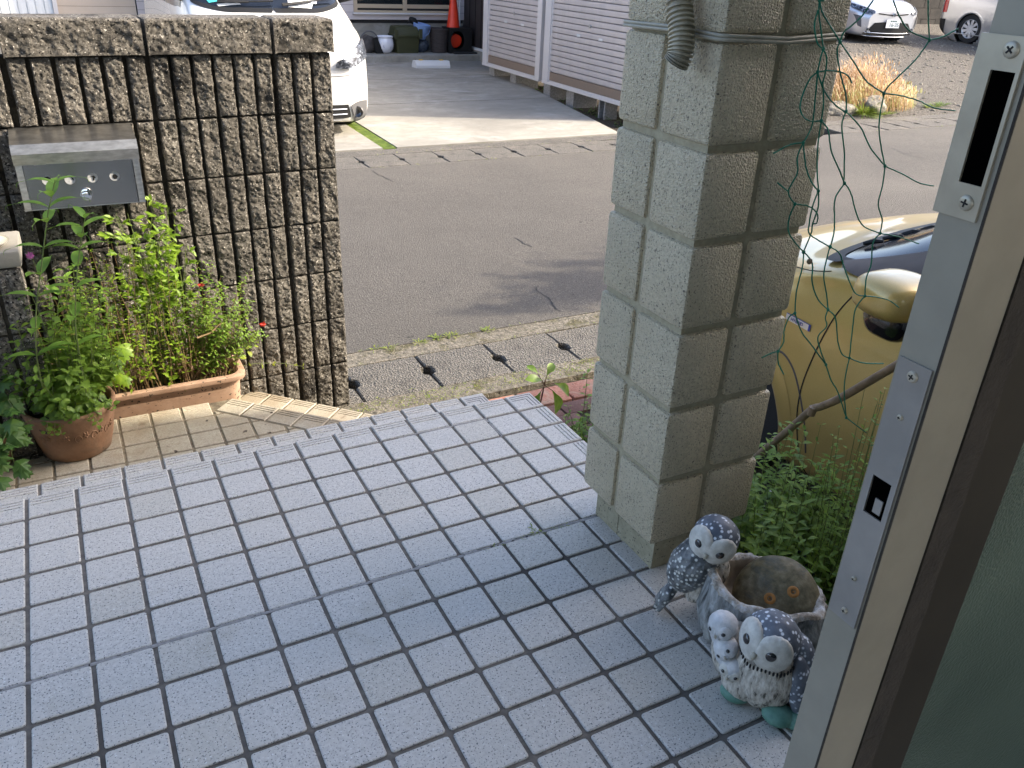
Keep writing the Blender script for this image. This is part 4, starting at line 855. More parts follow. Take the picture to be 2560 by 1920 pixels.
bush('leafy_bush', 'shaded green bush of narrow toothed leaves behind the pillar beside the car', 1.66, -.06, .26, .26, -.45, .64, 270, .050, .018, 'leaf_bush', 5)
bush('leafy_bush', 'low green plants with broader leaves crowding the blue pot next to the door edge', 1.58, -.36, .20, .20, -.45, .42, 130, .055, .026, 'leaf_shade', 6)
bush('leafy_bush', 'sparse shrub with upright twigs and tiny leaves in front of the gold car', 1.70, -.22, .10, .14, -.45, .84, 46, .022, .012, 'leaf_bush', 8, .7)
rnd = random.Random(12)
bp_ = thing('blue_pot', 'dark blue glazed pot half hidden by greenery behind the owls', 'pot', (1.55, -.12, -.47))
MB().lathe([(.09, 0), (.12, .1), (.142, .24), (.148, .25), (.15, .27), (.143, .272), (.136, .25), (0, .25)], (1.55, -.12, -.47), 40).build('body', 'blue_pot', bp_, smooth='auto')
MB().box((1.30, -1.2, -.62), (1.98, .35, -.44)).build('planting_bed', 'soil', None)
bpy.data.objects['planting_bed']['kind'] = 'structure'
# curved brown stake crossing in front of the car
q = MB(); q.tube(curve([(1.70, .11, -.085), (1.70, .072, -.018), (1.70, .0, .09), (1.70, -.055, .178), (1.70, -.08, .20), (1.70, -.13, .25), (1.70, -.21, .345), (1.70, -.3, .45)], 40), [.0095]*40, 10)
for p in ((1.693, -.062, .182),): q.tube([(p[0], p[1], p[2]-.012), (p[0], p[1]-.002, p[2]+.010)], .010, 8)
o = q.build('garden_stake', 'bark_bar', smooth='auto'); o['label'] = 'bent brown garden stake leaning across the bed before the gold car'; o['category'] = 'stake'
q = MB(); q.tube([(1.66, .04, -.44), (1.655, .0, -.25), (1.65, -.03, -.06)], .003, 6); o = q.build('thin_stick', 'galv'); o['label'] = 'thin grey stick standing among the bushes behind the pillar'; o['category'] = 'stick'
# green garden net hanging beside the pillar
NET = [[(1256,1082),(1265,1067),(1283,1050),(1313,1024)],[(1256,1082),(1260,1065),(1270,1039),(1281,1014)],[(1258,1069),(1255,1048),(1265,1023),(1281,1014)],[(1367,1084),(1350,1061),(1331,1047),(1317,1038),(1313,1024)],[(1313,1024),(1355,993),(1397,964),(1439,944)],[(1313,1024),(1311,1010),(1333,974),(1356,943),(1360,918)],[(1281,1014),(1280,999),(1282,980)],[(1281,1014),(1293,1001),(1298,982),(1297,964)],[(1282,980),(1267,969),(1257,939),(1262,920),(1281,907),(1307,906)],[(1282,980),(1304,982),(1332,979),(1352,972),(1364,962)],[(1282,980),(1285,943),(1290,899),(1281,872)],[(1282,980),(1299,956),(1325,934),(1358,917)],[(1296,966),(1304,935),(1307,906)],[(1307,906),(1311,873),(1316,832),(1330,791)],[(1307,906),(1327,890),(1345,856),(1373,823),(1394,798)],[(1360,918),(1356,896),(1378,849),(1392,798)],[(1360,918),(1399,892),(1437,856),(1490,820)],[(1439,944),(1446,897),(1465,860),(1490,820)],[(1439,944),(1476,940),(1527,930),(1581,915),(1633,909)],[(1439,944),(1447,957),(1488,990),(1507,1010),(1516,1026)],[(1405,1084),(1431,1062),(1469,1040),(1516,1027)],[(1498,1086),(1506,1056),(1516,1026)],[(1516,1026),(1545,1032),(1575,1044)],[(1281,872),(1253,870),(1218,859)],[(1281,872),(1272,850),(1274,825),(1263,795),(1285,772)],[(1281,872),(1291,834),(1309,807),(1330,791)],[(1285,772),(1316,766),(1343,750),(1350,733),(1343,731)],[(1285,772),(1283,745),(1294,717),(1334,681)],[(1330,791),(1325,768),(1333,732),(1343,711),(1390,686)],[(1330,791),(1340,762),(1341,731),(1344,714),(1334,681)],[(1394,798),(1381,772),(1389,735),(1392,712),(1390,686)],[(1394,798),(1415,780),(1437,742),(1465,716),(1518,696)],[(1490,820),(1492,787),(1492,753),(1513,723),(1518,696)],[(1490,820),(1535,804),(1588,784),(1630,775)],[(1518,696),(1571,684),(1630,665)],[(1238,811),(1263,795)],[(1335,681),(1336,653),(1337,608),(1346,563)],[(1335,681),(1355,660),(1367,622),(1394,585),(1422,561)],[(1389,687),(1387,665),(1394,630),(1416,587),(1422,561)],[(1389,687),(1420,670),(1443,644),(1468,606),(1495,580),(1521,572)],[(1518,696),(1507,678),(1514,638),(1511,610),(1521,572)],[(1521,572),(1552,566),(1598,551),(1628,533)],[(1521,572),(1505,549),(1507,514),(1523,440)],[(1422,561),(1417,546),(1426,527),(1414,502),(1458,438)],[(1422,561),(1451,538),(1474,484),(1496,454),(1523,440)],[(1346,563),(1333,557),(1325,534),(1327,510),(1316,494)],[(1346,563),(1368,524),(1410,485),(1458,438)],[(1316,494),(1298,494),(1276,489)],[(1316,494),(1324,468),(1344,441)],[(1523,440),(1563,423),(1632,407)],[(1523,440),(1525,403),(1531,364),(1554,299)],[(1458,438),(1487,397),(1514,365),(1554,299)],[(1554,299),(1633,243)]]
q = MB(); kn = {}
for li, pth in enumerate(NET):
    yo = lambda a: -.262 + .006*N(a[0]*.02, a[1]*.02, li*.7)
    pts = [Vector((a[0]/1000, -.262+.010*N(a[0]*.011, a[1]*.013), a[1]/1000)) for a in pth]
    c = curve(pts, 6*len(pts)) if len(pts) > 2 else pts
    c = [p+Vector((N(i*.6, li)*.0008, 0, N(li, i*.6)*.0008)) for i, p in enumerate(c)]
    q.tube(c, .0013, 6, 0)
    for a in (pth[0], pth[-1]): kn[a] = kn.get(a, 0)+1
for a, n_ in kn.items():
    if n_ > 1: q.blob((a[0]/1000, -.262+.010*N(a[0]*.011, a[1]*.013), a[1]/1000), (.0032, .0026, .0036), None, 8, 6)
for i in range(6): q.tube(curve([(1.256+i*.0012, -.262, 1.080), (1.254+.002*i, -.258, 1.15), (1.25, -.255, 1.3), (1.25, -.25, 2.2)], 10), .001, 5)
o = q.build('garden_net', 'net', smooth=True); o['label'] = 'torn green garden net hanging loose beside the block pillar'; o['category'] = 'net'
MB().blob((1.348, -.264, .664), (.006, .004, .0055), None, 10, 8).build('dead_leaf', 'bark_bar'); o = bpy.data.objects['dead_leaf']; o['label'] = 'dark shrivelled leaf caught in the green net'; o['category'] = 'dead leaf'
# ------------------------------------------------------------------ owl planter
def frame(f, upv=(0, 0, 1)):   # matrix whose local x = facing direction
    x = Vector(f).normalized(); y = Vector(upv).cross(x).normalized(); z = x.cross(y); return Matrix((x, y, z)).transposed()
op = thing('owl_planter', 'painted stone planter shaped as a log bowl with two spotted owls and three chicks', 'planter', (1.215, -.445, 0))
BC = Vector((1.215, -.445, 0))
def hz(a): return 1-.13*(1+math.cos(a-.2))+.035*math.sin(3*a+1)+.02*math.sin(7*a)
q = MB(); n_ = 128; prof = [(.080, 0), (.092, .006), (.104, .03), (.109, .06), (.105, .09), (.101, .115), (.100, .130), (.096, .138), (.088, .139), (.082, .132), (.078, .11), (.074, .07), (.06, .05), (0, .048)]
vs = []; fs = []
for i, (r, z) in enumerate(prof):
    for j in range(n_):
        a = 2*PI*j/n_; out = 1 if i < 8 else .3
        ridge = .0045*abs(N(math.cos(a)*9, math.sin(a)*9, z*9+4))*2 + .004*N(math.cos(a)*22, math.sin(a)*22, z*22)+.005*N(math.cos(a)*3, math.sin(a)*3, z*8)
        rr = r+(ridge-.003)*out if r > 0 else 0; vs.append(BC+Vector((rr*math.cos(a), rr*math.sin(a)*1.02, z*(hz(a) if z > .05 else 1))))
for i in range(len(prof)-1):
    for j in range(n_): fs.append((i*n_+j, i*n_+(j+1) % n_, (i+1)*n_+(j+1) % n_, (i+1)*n_+j))
k1 = 6*n_; k2 = 9*n_
q.add(vs, []); q.f = fs; q.m = [0]*(k1) + [1]*(k2-k1) + [2]*(len(fs)-k2)
q.build('log_bowl', ['bark', 'bark_rim', 'bowl_in'], op, smooth=True)
def owl(par, hc, f, r, tilt=0, mats=('owl_head', 'owl_face'), eye=.19, disc=.74):
    M_ = Matrix.Rotation(tilt, 3, Vector(f).normalized()) @ frame(f)
    h = Vector(hc); q = MB(); q.blob(h, (r*.93, r*1.0, r*.95), M_, 32, 24, fn=lambda d: 1+.03*N(d.x*3, d.y*3, d.z*3)); q.build('head', mats[0], par, smooth=True)
    q = MB()
    for s_ in (-1, 1):
        c_ = h + M_ @ Vector((r*.60, s_*r*.44, -r*.12)); Mr = M_ @ Matrix.Rotation(s_*.55, 3, 'Z')
        q.blob(c_, (r*.29, r*disc*.90, r*disc*1.14), Mr, 28, 18, fn=lambda d: 1+.02*math.sin(math.atan2(d.z, d.y)*18))
        q.blob(h + M_ @ Vector((r*.80, s_*r*.10, -r*.30)), (r*.22, r*.17, r*.42), M_, 14, 10)
    q.build('face', mats[1], par, smooth=True)
    for s_ in (-1, 1):
        c_ = h + M_ @ Vector((r*.875, s_*r*.50, -r*.02)); q = MB(); q.blob(c_, (r*.10, r*eye, r*eye*1.1), M_ @ Matrix.Rotation(s_*.52, 3, 'Z'), 16, 12); q.build('eye', 'black_gloss', par, smooth=True)
    q = MB(); b0 = h + M_ @ Vector((r*.98, 0, -r*.22)); q.tube([b0, b0+M_ @ Vector((r*.10, 0, -r*.14)), b0+M_ @ Vector((r*.04, 0, -r*.34))], [r*.11, r*.10, r*.02], 8); q.build('beak', 'beak', par, smooth=True)
    return M_
# near owl
o1 = MB(); Fb = Vector((-.93, -.36, -.05)); Mb = frame((-.93, -.36, 0))
hd = bpy.data.objects.new('sitting_owl', None); COL.objects.link(hd); hd.parent = op; hd.location = Vector((1.12, -.555, .06))-BC; bpy.context.view_layer.update()
def sub(mb, name, m, par): return mb.build(name, m, par, smooth=True)
q = MB(); q.blob((1.123, -.555, .062), (.046, .054, .070), Mb, 36, 28, fn=lambda d: 1+.035*N(d.x*5, d.y*5, d.z*5)+.03*max(0, N(d.x*14, d.y*14, d.z*8))); sub(q, 'breast', 'owl_breast', hd)
q = MB(); q.blob((1.158, -.572, .066), (.036, .040, .072), Mb, 28, 20, fn=lambda d: 1+.03*N(d.x*8, d.y*8, d.z*8)); q.blob((1.150, -.604, .062), (.026, .016, .058), Mb @ Matrix.Rotation(.2, 3, 'X'), 20, 16); sub(q, 'wing', 'owl_head', hd)
owl(hd, (1.115, -.560, .142), (-.97, -.26, .04), .0435, -.10)
q = MB()
for a in np.linspace(-1.9, 1.6, 26):
    c_ = Vector((1.118, -.558, .103)) + Mb @ Vector((.043*math.cos(a), .043*math.sin(a), .003*math.sin(a*5))); q.blob(c_, (.0018, .0018, .005), None, 6, 5)
sub(q, 'collar', 'black', hd)
# chicks
for i, (c_, r, t_, f) in enumerate((((1.080, -.492, .122), .0235, .1, (-.95, -.35, -.1)), ((1.076, -.510, .090), .0200, .9, (-.9, -.6, .1)), ((1.082, -.528, .062), .0215, -.2, (-.9, -.5, -.1)))):
    ck = bpy.data.objects.new('chick', None); COL.objects.link(ck); ck.parent = op; ck.location = Vector(c_)-BC; bpy.context.view_layer.update()
    owl(ck, c_, f, r, t_, ('owl_white', 'owl_white' if i < 2 else 'owl_face'), .15, .55)
    q = MB(); q.blob(Vector(c_)+Vector((.012, .006, -r*1.1)), (r*.95, r*.95, r*1.3), None, 20, 16); sub(q, 'body', 'owl_white' if i < 2 else 'owl_breast', ck)
q = MB(); q.blob((1.098, -.535, .032), (.03, .034, .034), None, 24, 18, fn=lambda d: 1+.05*N(d.x*6, d.y*6, d.z*6)); q.blob((1.12, -.50, .05), (.04, .05, .06), None, 24, 18); sub(q, 'downy_base', 'owl_breast', op)
for c_, s_ in (((1.084, -.540, .013), (.017, .024, .014)), ((1.117, -.603, .014), (.024, .026, .015)), ((1.135, -.62, .012), (.02, .02, .012))):
    q = MB(); q.blob(c_, s_, Matrix.Rotation(.6, 3, 'Z'), 20, 14, fn=lambda d: 1+.06*N(d.x*5, d.y*5, 1)); sub(q, 'foot', 'patina', op)
# perched owl at the far rim
h2 = bpy.data.objects.new('perched_owl', None); COL.objects.link(h2); h2.parent = op; h2.location = Vector((1.14, -.34, .1))-BC; bpy.context.view_layer.update()
ax = (Vector((1.165, -.358, .168))-Vector((1.100, -.325, .045))).normalized(); Mp = frame(ax, (-.5, .8, .3))
q = MB(); q.blob((1.140, -.343, .105), (.074, .042, .043), Mp, 32, 24, fn=lambda d: (1+.03*N(d.x*6, d.y*6, d.z*6))*(1-.25*max(0, -d.x))); sub(q, 'body', 'owl_wing', h2)
q = MB(); q.blob((1.150, -.372, .092), (.055, .02, .026), Mp, 24, 18); sub(q, 'breast', 'owl_breast', h2)
for k_, (dy, ln) in enumerate(((-.012, .05), (0, .056), (.012, .048))):
    q = MB(); b = Vector((1.112, -.333, .062)); e = b-ax*ln+Vector((dy*.4, dy, -.006)); q.tube([b, (b+e)/2, e], [.011, .010, .004], 10); sub(q, 'tail_feather', 'owl_wing', h2)
owl(h2, (1.160, -.365, .182), (-.88, -.55, -.16), .040, -.25)
# round stone lying in the bowl
stn = thing('round_stone', 'round brown green stone with two orange rings lying in the owl bowl', 'stone', (1.225, -.45, .09))
nrm = Vector((-.62, -.50, .60)).normalized(); Ms = frame(nrm); sc0 = Vector((1.236, -.455, .082))
q = MB(); q.blob(sc0, (.036, .074, .080), Ms, 48, 32, fn=lambda d: 1+.012*N(d.x*3, d.y*3, d.z*3)); sub(q, 'stone', 'stone_green', stn)
for (u, v) in ((.024, .026), (-.010, .004)):
    xx = .036*math.sqrt(max(0, 1-(u/.074)**2-(v/.080)**2)); c_ = sc0 + Ms @ Vector((xx+.0002, u, v)); n2 = (Ms @ Vector((xx/.036**2, u/.074**2, v/.080**2))).normalized(); M2 = frame(n2).to_4x4()
    q = MB(); q.lathe([(.0042, .0003), (.0055, .0009), (.0085, .0006), (.0108, -.0014)], c_, 24, M=M2 @ Matrix.Rotation(PI/2, 4, 'Y'), cap=False); q.lathe([(0, .0004), (.0025, .0004)], c_, 12, M=M2 @ Matrix.Rotation(PI/2, 4, 'Y')); o = sub(q, 'orange_ring', 'stone_orange', stn)
op.scale = (1.07, 1.07, 1.05); stn.scale = (1.07, 1.07, 1.05); op.location.x -= .006; stn.location.x -= .006
# ------------------------------------------------------------------ vehicles
def crom(x, xs, ys):
    xs = np.asarray(xs, float); ys = np.asarray(ys, float); x = np.clip(x, xs[0], xs[-1]); i = np.clip(np.searchsorted(xs, x, side='right')-1, 0, len(xs)-2)
    sl_ = np.diff(ys, axis=0)/np.diff(xs)[:, None]; m = np.zeros_like(ys); m[0] = sl_[0]; m[-1] = sl_[-1]
    w_ = np.diff(xs)[:, None]; m[1:-1] = np.where(sl_[:-1]*sl_[1:] > 0, (sl_[:-1]*w_[1:]+sl_[1:]*w_[:-1])/(w_[:-1]+w_[1:]), 0)
    h = (xs[i+1]-xs[i]); t = ((x-xs[i])/h)[:, None]; h = h[:, None]
    return (2*t**3-3*t**2+1)*ys[i]+(t**3-2*t**2+t)*h*m[i]+(-2*t**3+3*t**2)*ys[i+1]+(t**3-t**2)*h*m[i+1]
class Car:
    def __init__(c, st_, O, F, zg, nc=0, wheels=(), wr=.31):
        c.s = [a for a, _ in st_]; c.y = np.array([sum(([w_, z_] for w_, z_ in b), []) for _, b in st_]); c.K = len(st_[0][1]); c.O = Vector(O); c.F = Vector((F[0], F[1], 0)).normalized()
        c.L = Vector((-c.F.y, c.F.x, 0)); c.zg = zg; c.sh = 0; c.nc = nc; c.wh = wheels; c.wr = wr
    def sec(c, s): return crom(np.array([s]), c.s, c.y)[0].reshape(c.K, 2)
    def wz(c, s, k): p = crom(np.array([k], float), np.arange(c.K), c.sec(s))[0]; return float(p[0]), float(p[1])
    def W(c, s, w_, z_, off=(0, 0, 0)):
        s2_ = s + c.nc*w_*w_*math.exp(-s/.6)
        return c.O - c.F*(s2_-off[0]) + c.L*(w_+off[1]) + Vector((0, 0, c.zg+z_+off[2]))
    def ws(c, s, z):
        ks = np.linspace(1.2, c.K-1, 60); p = crom(ks, np.arange(c.K), c.sec(s)); zz = np.maximum.accumulate(p[:, 1]); return float(np.interp(z, zz+np.arange(60)*1e-7, p[:, 0]))
    def sf(c, w_, z):
        lo, hi = 0., 1.6
        if c.ws(0, z) >= abs(w_): return 0.
        for _ in range(22):
            m = (lo+hi)/2
            if c.ws(m, z) >= abs(w_): hi = m
            else: lo = m
        return hi
    def body(c, par, m, ds=.03, nk=64, rng=None):
        s0, s1 = (c.s[0], c.s[-1]) if not rng else rng; ss = list(np.arange(s0, s1, ds))+[s1]; ks = np.linspace(0, c.K-1, nk)
        pts = []; raw = []
        for s in ss:
            p = crom(ks, np.arange(c.K), c.sec(s)); pts.append([(s, a, b) for a, b in p])
        q = MB()
        for sd_ in (1, -1):
            vs = [c.W(s, a*sd_, b) for row in pts for (s, a, b) in row]; fs = []
            for i in range(len(ss)-1):
                for j in range(nk-1):
                    s_, a_, b_ = pts[i][j]; s2_, a2, b2 = pts[i+1][j+1]; sm, zm, wm = (s_+s2_)/2, (b_+b2)/2, (a_+a2)/2
                    if wm > .55 and any((sm-x)**2+(zm-c.wr)**2 < (c.wr+.05)**2 for x in c.wh): continue
                    f = (i*nk+j, i*nk+j+1, (i+1)*nk+j+1, (i+1)*nk+j); fs.append(f if sd_ > 0 else f[::-1])
            q.add(vs, fs)
        for row, rev in ((pts[0], 0), (pts[-1], 1)):
            ring = [c.W(s, a, b) for (s, a, b) in row]+[c.W(s, -a, b) for (s, a, b) in row[::-1]]; q.add(ring, [tuple(range(len(ring)))])
        return q.build('body', m, par, smooth='auto')
    def patch(c, kind, A, B, side=1, off=(0, 0, 0), nu=24, nv=8, mb=None):
        """A,B: curves of (s,k) 'sk', (s,z) 'sz' or (w,z) 'wz'; ruled patch laid on the body"""
        mb = mb or MB(); ca = [Vector((x, y, 0)) for x, y in A]; cb = [Vector((x, y, 0)) for x, y in B]
        ca = resample(ca, nu+1) if len(ca) > 2 else [ca[0].lerp(ca[1], i/nu) for i in range(nu+1)]; cb = resample(cb, nu+1) if len(cb) > 2 else [cb[0].lerp(cb[1], i/nu) for i in range(nu+1)]
        vs = []
        for j in range(nv+1):
            for i in range(nu+1):
                p = ca[i].lerp(cb[i], j/nv)
                if kind != 'wz': p.x += c.sh
                if kind == 'sk': w_, z_ = c.wz(p.x, p.y); vs.append(c.W(p.x, (w_+off[1])*side, z_, (off[0], 0, off[2])))
                elif kind == 'sz': w_ = c.ws(p.x, p.y); vs.append(c.W(p.x, (w_+off[1])*side, p.y, (off[0], 0, off[2])))
                else: s_ = c.sf(p.x, p.y); vs.append(c.W(s_, (p.x+off[1])*side, p.y, (off[0], 0, off[2])))
        mb.add(vs, [(j*(nu+1)+i, j*(nu+1)+i+1, (j+1)*(nu+1)+i+1, (j+1)*(nu+1)+i) for j in range(nv) for i in range(nu)]); return mb
    def line(c, kind, pts, side, r, off=0, n=24, mb=None):
        mb = mb or MB(); P = resample([Vector((x, y, 0)) for x, y in pts], n) if len(pts) > 2 else [Vector((pts[0][0], pts[0][1], 0)).lerp(Vector((pts[1][0], pts[1][1], 0)), i/(n-1)) for i in range(n)]; out = []
        for p in P:
            if kind != 'wz': p.x += c.sh
            if kind == 'sk': w_, z_ = c.wz(p.x, p.y); out.append(c.W(p.x, (w_+off)*side, z_))
            elif kind == 'sz': out.append(c.W(p.x, (c.ws(p.x, p.y)+off)*side, p.y))
            else: out.append(c.W(c.sf(p.x, p.y), p.x*side, p.y, (off, 0, 0)))
        mb.tube(out, r, 5); return mb
    def lip(c, par, s, side, m):
        q = MB(); n_ = 40; vs = []; aa = np.linspace(-.50, PI+.50, n_)
        for k_, (dr, o_) in enumerate(((.012, -.03), (.020, .002), (.030, .006), (.058, .004), (.085, .0015))):
            R1 = c.wr+dr
            for a in aa: ss = s+R1*math.cos(a); zz = max(.18, c.wr+R1*math.sin(a)); vs.append(c.W(ss, (c.ws(max(0, ss), zz)+o_)*side, zz))
        q.add(vs, [(k_*n_+i, k_*n_+i+1, (k_+1)*n_+i+1, (k_+1)*n_+i) for k_ in range(4) for i in range(n_-1)]); q.build('wheel_lip', m, par, smooth=True)
    def wheel(c, par, s, side, rim='silver_paint', spokes=9, w_=.78):
        M_ = Matrix((c.F, Vector((0, 0, 1)), c.L*side)).transposed().to_4x4(); r = c.wr; o_ = c.O-c.F*s+c.L*side*(w_-.10)+Vector((0, 0, c.zg+r))
        q = MB(); q.lathe([(r*.62, -.09), (r*.97, -.085), (r, -.06), (r, .07), (r*.97, .095), (r*.70, .10), (r*.66, .085), (r*.66, .0), (0, 0)], o_, 40, M=M_); t = q.build('tyre', 'rubber', par, smooth='auto')
        q = MB(); q.lathe([(r*.67, .086), (r*.65, .092), (r*.61, .086), (r*.60, .03)], o_, 40, M=M_, cap=False); q.lathe([(0, .085), (r*.13, .083), (r*.15, .07)], o_, 20, M=M_)
        for i in range(spokes):
            R3 = Matrix.Rotation(2*PI*i/spokes, 4, 'Z'); MM = Matrix.Translation(o_) @ M_ @ R3
            q.add([MM @ Vector(p) for p in ((r*.10, -r*.07, .080), (r*.62, -r*.115, .086), (r*.62, r*.115, .086), (r*.10, r*.07, .080), (r*.10, -r*.05, .05), (r*.62, -r*.10, .05), (r*.62, r*.10, .05), (r*.10, r*.05, .05))], [(0,1,2,3), (0,4,5,1), (2,6,7,3)])
        q.build('rim', rim, t, smooth=False)
        q = MB(); RR = r+.05; arc = [(RR*math.cos(a), RR*math.sin(a)) for a in np.linspace(-.35, PI+.35, 26)]
        vs = [o_+M_.to_3x3() @ Vector((x, y, z)) for z in (.075, -.25) for x, y in arc]; q.add(vs, [(i, i+1, 27+i-0, 26+i) for i in range(25)]); cc = o_+M_.to_3x3() @ Vector((0, 0, -.12)); q.add([cc]+[o_+M_.to_3x3() @ Vector((x, y, -.12)) for x, y in arc], [(0, i+1, i+2) for i in range(25)])
        q.build('wheel_arch', 'black', par)
def text(s, size, m, par, M_, depth=.0006):
    cu = bpy.data.curves.new('lettering', 'FONT'); cu.body = s; cu.size = size; cu.extrude = depth; cu.align_x = 'CENTER'; cu.align_y = 'CENTER'
    to = bpy.data.objects.new('tmp', cu); COL.objects.link(to); bpy.context.view_layer.update(); dg = bpy.context.evaluated_depsgraph_get(); me = bpy.data.meshes.new_from_object(to.evaluated_get(dg)); bpy.data.objects.remove(to); bpy.data.curves.remove(cu)
    me.transform(M_); me.materials.clear(); me.materials.append(MATS[m]); o = bpy.data.objects.new('lettering', me); COL.objects.link(o)
    if par: o.parent = par; o.matrix_parent_inverse = par.matrix_world.inverted()
    return o
# gold hatchback, nose towards the road
gc = thing('gold_car', 'gold hatchback parked beside the porch, nose to the road', 'car', (3.05, -.6, G0))
lo = lambda zb, wl, w_: [(0, zb), (wl*.8, zb), (w_-.03, zb+.04), (w_, .40)]
gst = [(0, [(0, .24), (.3, .24), (.44, .28), (.47, .40), (.47, .50), (.45, .56), (.36, .61), (.2, .635), (0, .64)]),
       (.08, [(0, .2), (.45, .2), (.60, .25), (.64, .40), (.64, .53), (.61, .62), (.5, .69), (.26, .725), (0, .735)]),
       (.30, [(0, .18), (.5, .18), (.73, .22), (.785, .40), (.785, .58), (.745, .72), (.62, .79), (.31, .83), (0, .84)]),
       (.70, [(0, .17), (.5, .17), (.79, .21), (.845, .40), (.848, .62), (.825, .80), (.72, .875), (.36, .925), (0, .94)]),
       (.92, [(0, .17), (.5, .17), (.79, .21), (.850, .40), (.852, .64), (.835, .85), (.785, .925), (.42, .985), (0, 1.0)]),
       (1.20, [(0, .17), (.5, .17), (.79, .21), (.850, .40), (.855, .66), (.835, .885), (.785, 1.01), (.52, 1.135), (0, 1.165)]),
       (1.65, [(0, .17), (.5, .17), (.79, .21), (.850, .40), (.855, .66), (.830, .925), (.715, 1.26), (.52, 1.40), (0, 1.44)]),
       (2.2, [(0, .17), (.5, .17), (.79, .21), (.850, .40), (.855, .66), (.830, .95), (.66, 1.39), (.50, 1.50), (0, 1.54)]),
       (3.3, [(0, .17), (.5, .17), (.79, .21), (.850, .40), (.855, .66), (.825, .96), (.64, 1.36), (.48, 1.45), (0, 1.49)]),
       (3.9, [(0, .2), (.5, .2), (.74, .26), (.79, .42), (.80, .66), (.77, .92), (.60, 1.20), (.44, 1.27), (0, 1.30)]),
       (4.0, [(0, .3), (.4, .3), (.6, .36), (.66, .5), (.68, .66), (.66, .86), (.5, 1.05), (.36, 1.1), (0, 1.12)])]
gst = [((a*.89 if a <= .92 else a-.10), b) for a, b in gst]
car = Car(gst, (3.05, 1.28, 0), (0, 1), G0, .06, (.48, 3.20), .30)
car.sh = -.10
car.body(gc, 'gold_paint', .02, 100)
cowl = [(.975, 6.08), (.915, 6.16), (.89, 6.4), (.88, 6.9), (.875, 7.5), (.87, 8)]; head = [(1.72, 6.22), (1.78, 6.4), (1.80, 6.7), (1.82, 7.1), (1.83, 7.5), (1.83, 8)]
q = MB()
for s_ in (1, -1): car.patch('sk', cowl, head, s_, (.006, .004, .008), 30, 20, q)
q.build('windscreen', 'car_glass', gc, smooth=True)
q = MB()   # black border of the screen
for s_ in (1, -1): car.patch('sk', [(a-.038, b-.05) for a, b in cowl], [(a+.012, b+.05*(i < 3)) for i, (a, b) in enumerate(cowl)], s_, (.008, .005, .010), 30, 3, q)
q.build('screen_border', 'black', gc, smooth=True)
for s_ in (1, -1):   # A pillars and mirror triangle
    q = car.patch('sk', [(.955, 6.10), (1.12, 6.22), (1.4, 6.26), (1.78, 6.28)], [(.985, 5.88), (1.12, 5.55), (1.42, 5.88), (1.80, 6.06)], s_, (.006, .008, .010), 24, 6)
    q.build('pillar_trim', 'trim_brown', gc, smooth=True)
for s_ in (1, -1):
    q = car.patch('sk', [(1.17, 5.55), (1.5, 5.3), (2.0, 5.15), (2.9, 5.12), (3.3, 5.3)], [(1.22, 5.66), (1.5, 5.98), (1.9, 6.12), (2.7, 6.1), (3.3, 5.9)], s_, (0, .005, .003), 30, 8); q.build('side_window', 'car_glass', gc, smooth=True)
    q = car.line('sz', [(1.07, .905), (1.02, .80), (.975, .62), (.965, .50), (.985, .36), (1.03, .23)], s_, .0028, .000, 30); q.build('door_gap', 'black', gc)
    q = car.line('sz', [(.30, .74), (.6, .83), (.86, .895), (.945, .92)], s_, .0022, .0, 16); q.build('bonnet_gap', 'black', gc)
    q = MB(); car.line('sz', [(.80, .60), (.86, .61), (.93, .56), (1.00, .44), (1.03, .32)], s_, .006, -.003, 24, q); q.build('crease_shadow', 'trim_brown', gc, smooth=True)  # brown line painted in for the shadow along the fender crease
    q = MB(); car.patch('sz', [(.845, .655), (.88, .67), (.94, .60), (1.02, .46), (1.05, .38)], [(.835, .645), (.875, .655), (.93, .588), (1.01, .452), (1.042, .375)], s_, (0, .0015, 0), 24, 2, q); q.build('arch_crease', 'trim_brown', gc, smooth=True) if False else None
    q = MB(); mc = Vector((3.05-s_*-1*.0, 0, 0)); sx = -1 if s_ > 0 else 1
    # mirror: gold shell over a dark housing
    mx = 3.05-.985*s_; my = .070
    q.blob((mx, my, .378), (.098, .098, .056), None, 36, 24, fn=lambda d: (abs(d.x)**3.2+abs(d.y)**3.2+abs(d.z)**3.2)**(-1/3.2)*(1-.12*max(0, d.y))); ms = q.build('mirror', 'gold_paint', gc, smooth=True)
    q = MB(); q.blob((mx+.015*s_, my-.012, .312), (.074, .074, .070), None, 28, 20, fn=lambda d: (abs(d.x)**3+abs(d.y)**3+abs(d.z)**3)**(-1/3)*(1-.25*max(0, -d.z))); q.tube([(mx+.05*s_, my, .31), (3.05-.80*s_, my+.03, .30)], [.035, .028], 10); q.build('mirror_housing', 'black_gloss', ms, smooth=True)
    q = car.patch('wz', [(.30, .56), (.45, .58), (.62, .63), (.72, .69)], [(.28, .60), (.42, .65), (.58, .71), (.70, .75)], s_, (.004, 0, .002), 16, 6); q.build('headlight', 'lamp_inner', gc, smooth=True)
for s in (.48, 3.20):
    for s_ in (1, -1): car.wheel(gc, s, s_, w_=.79); car.lip(gc, s, s_, 'gold_paint')
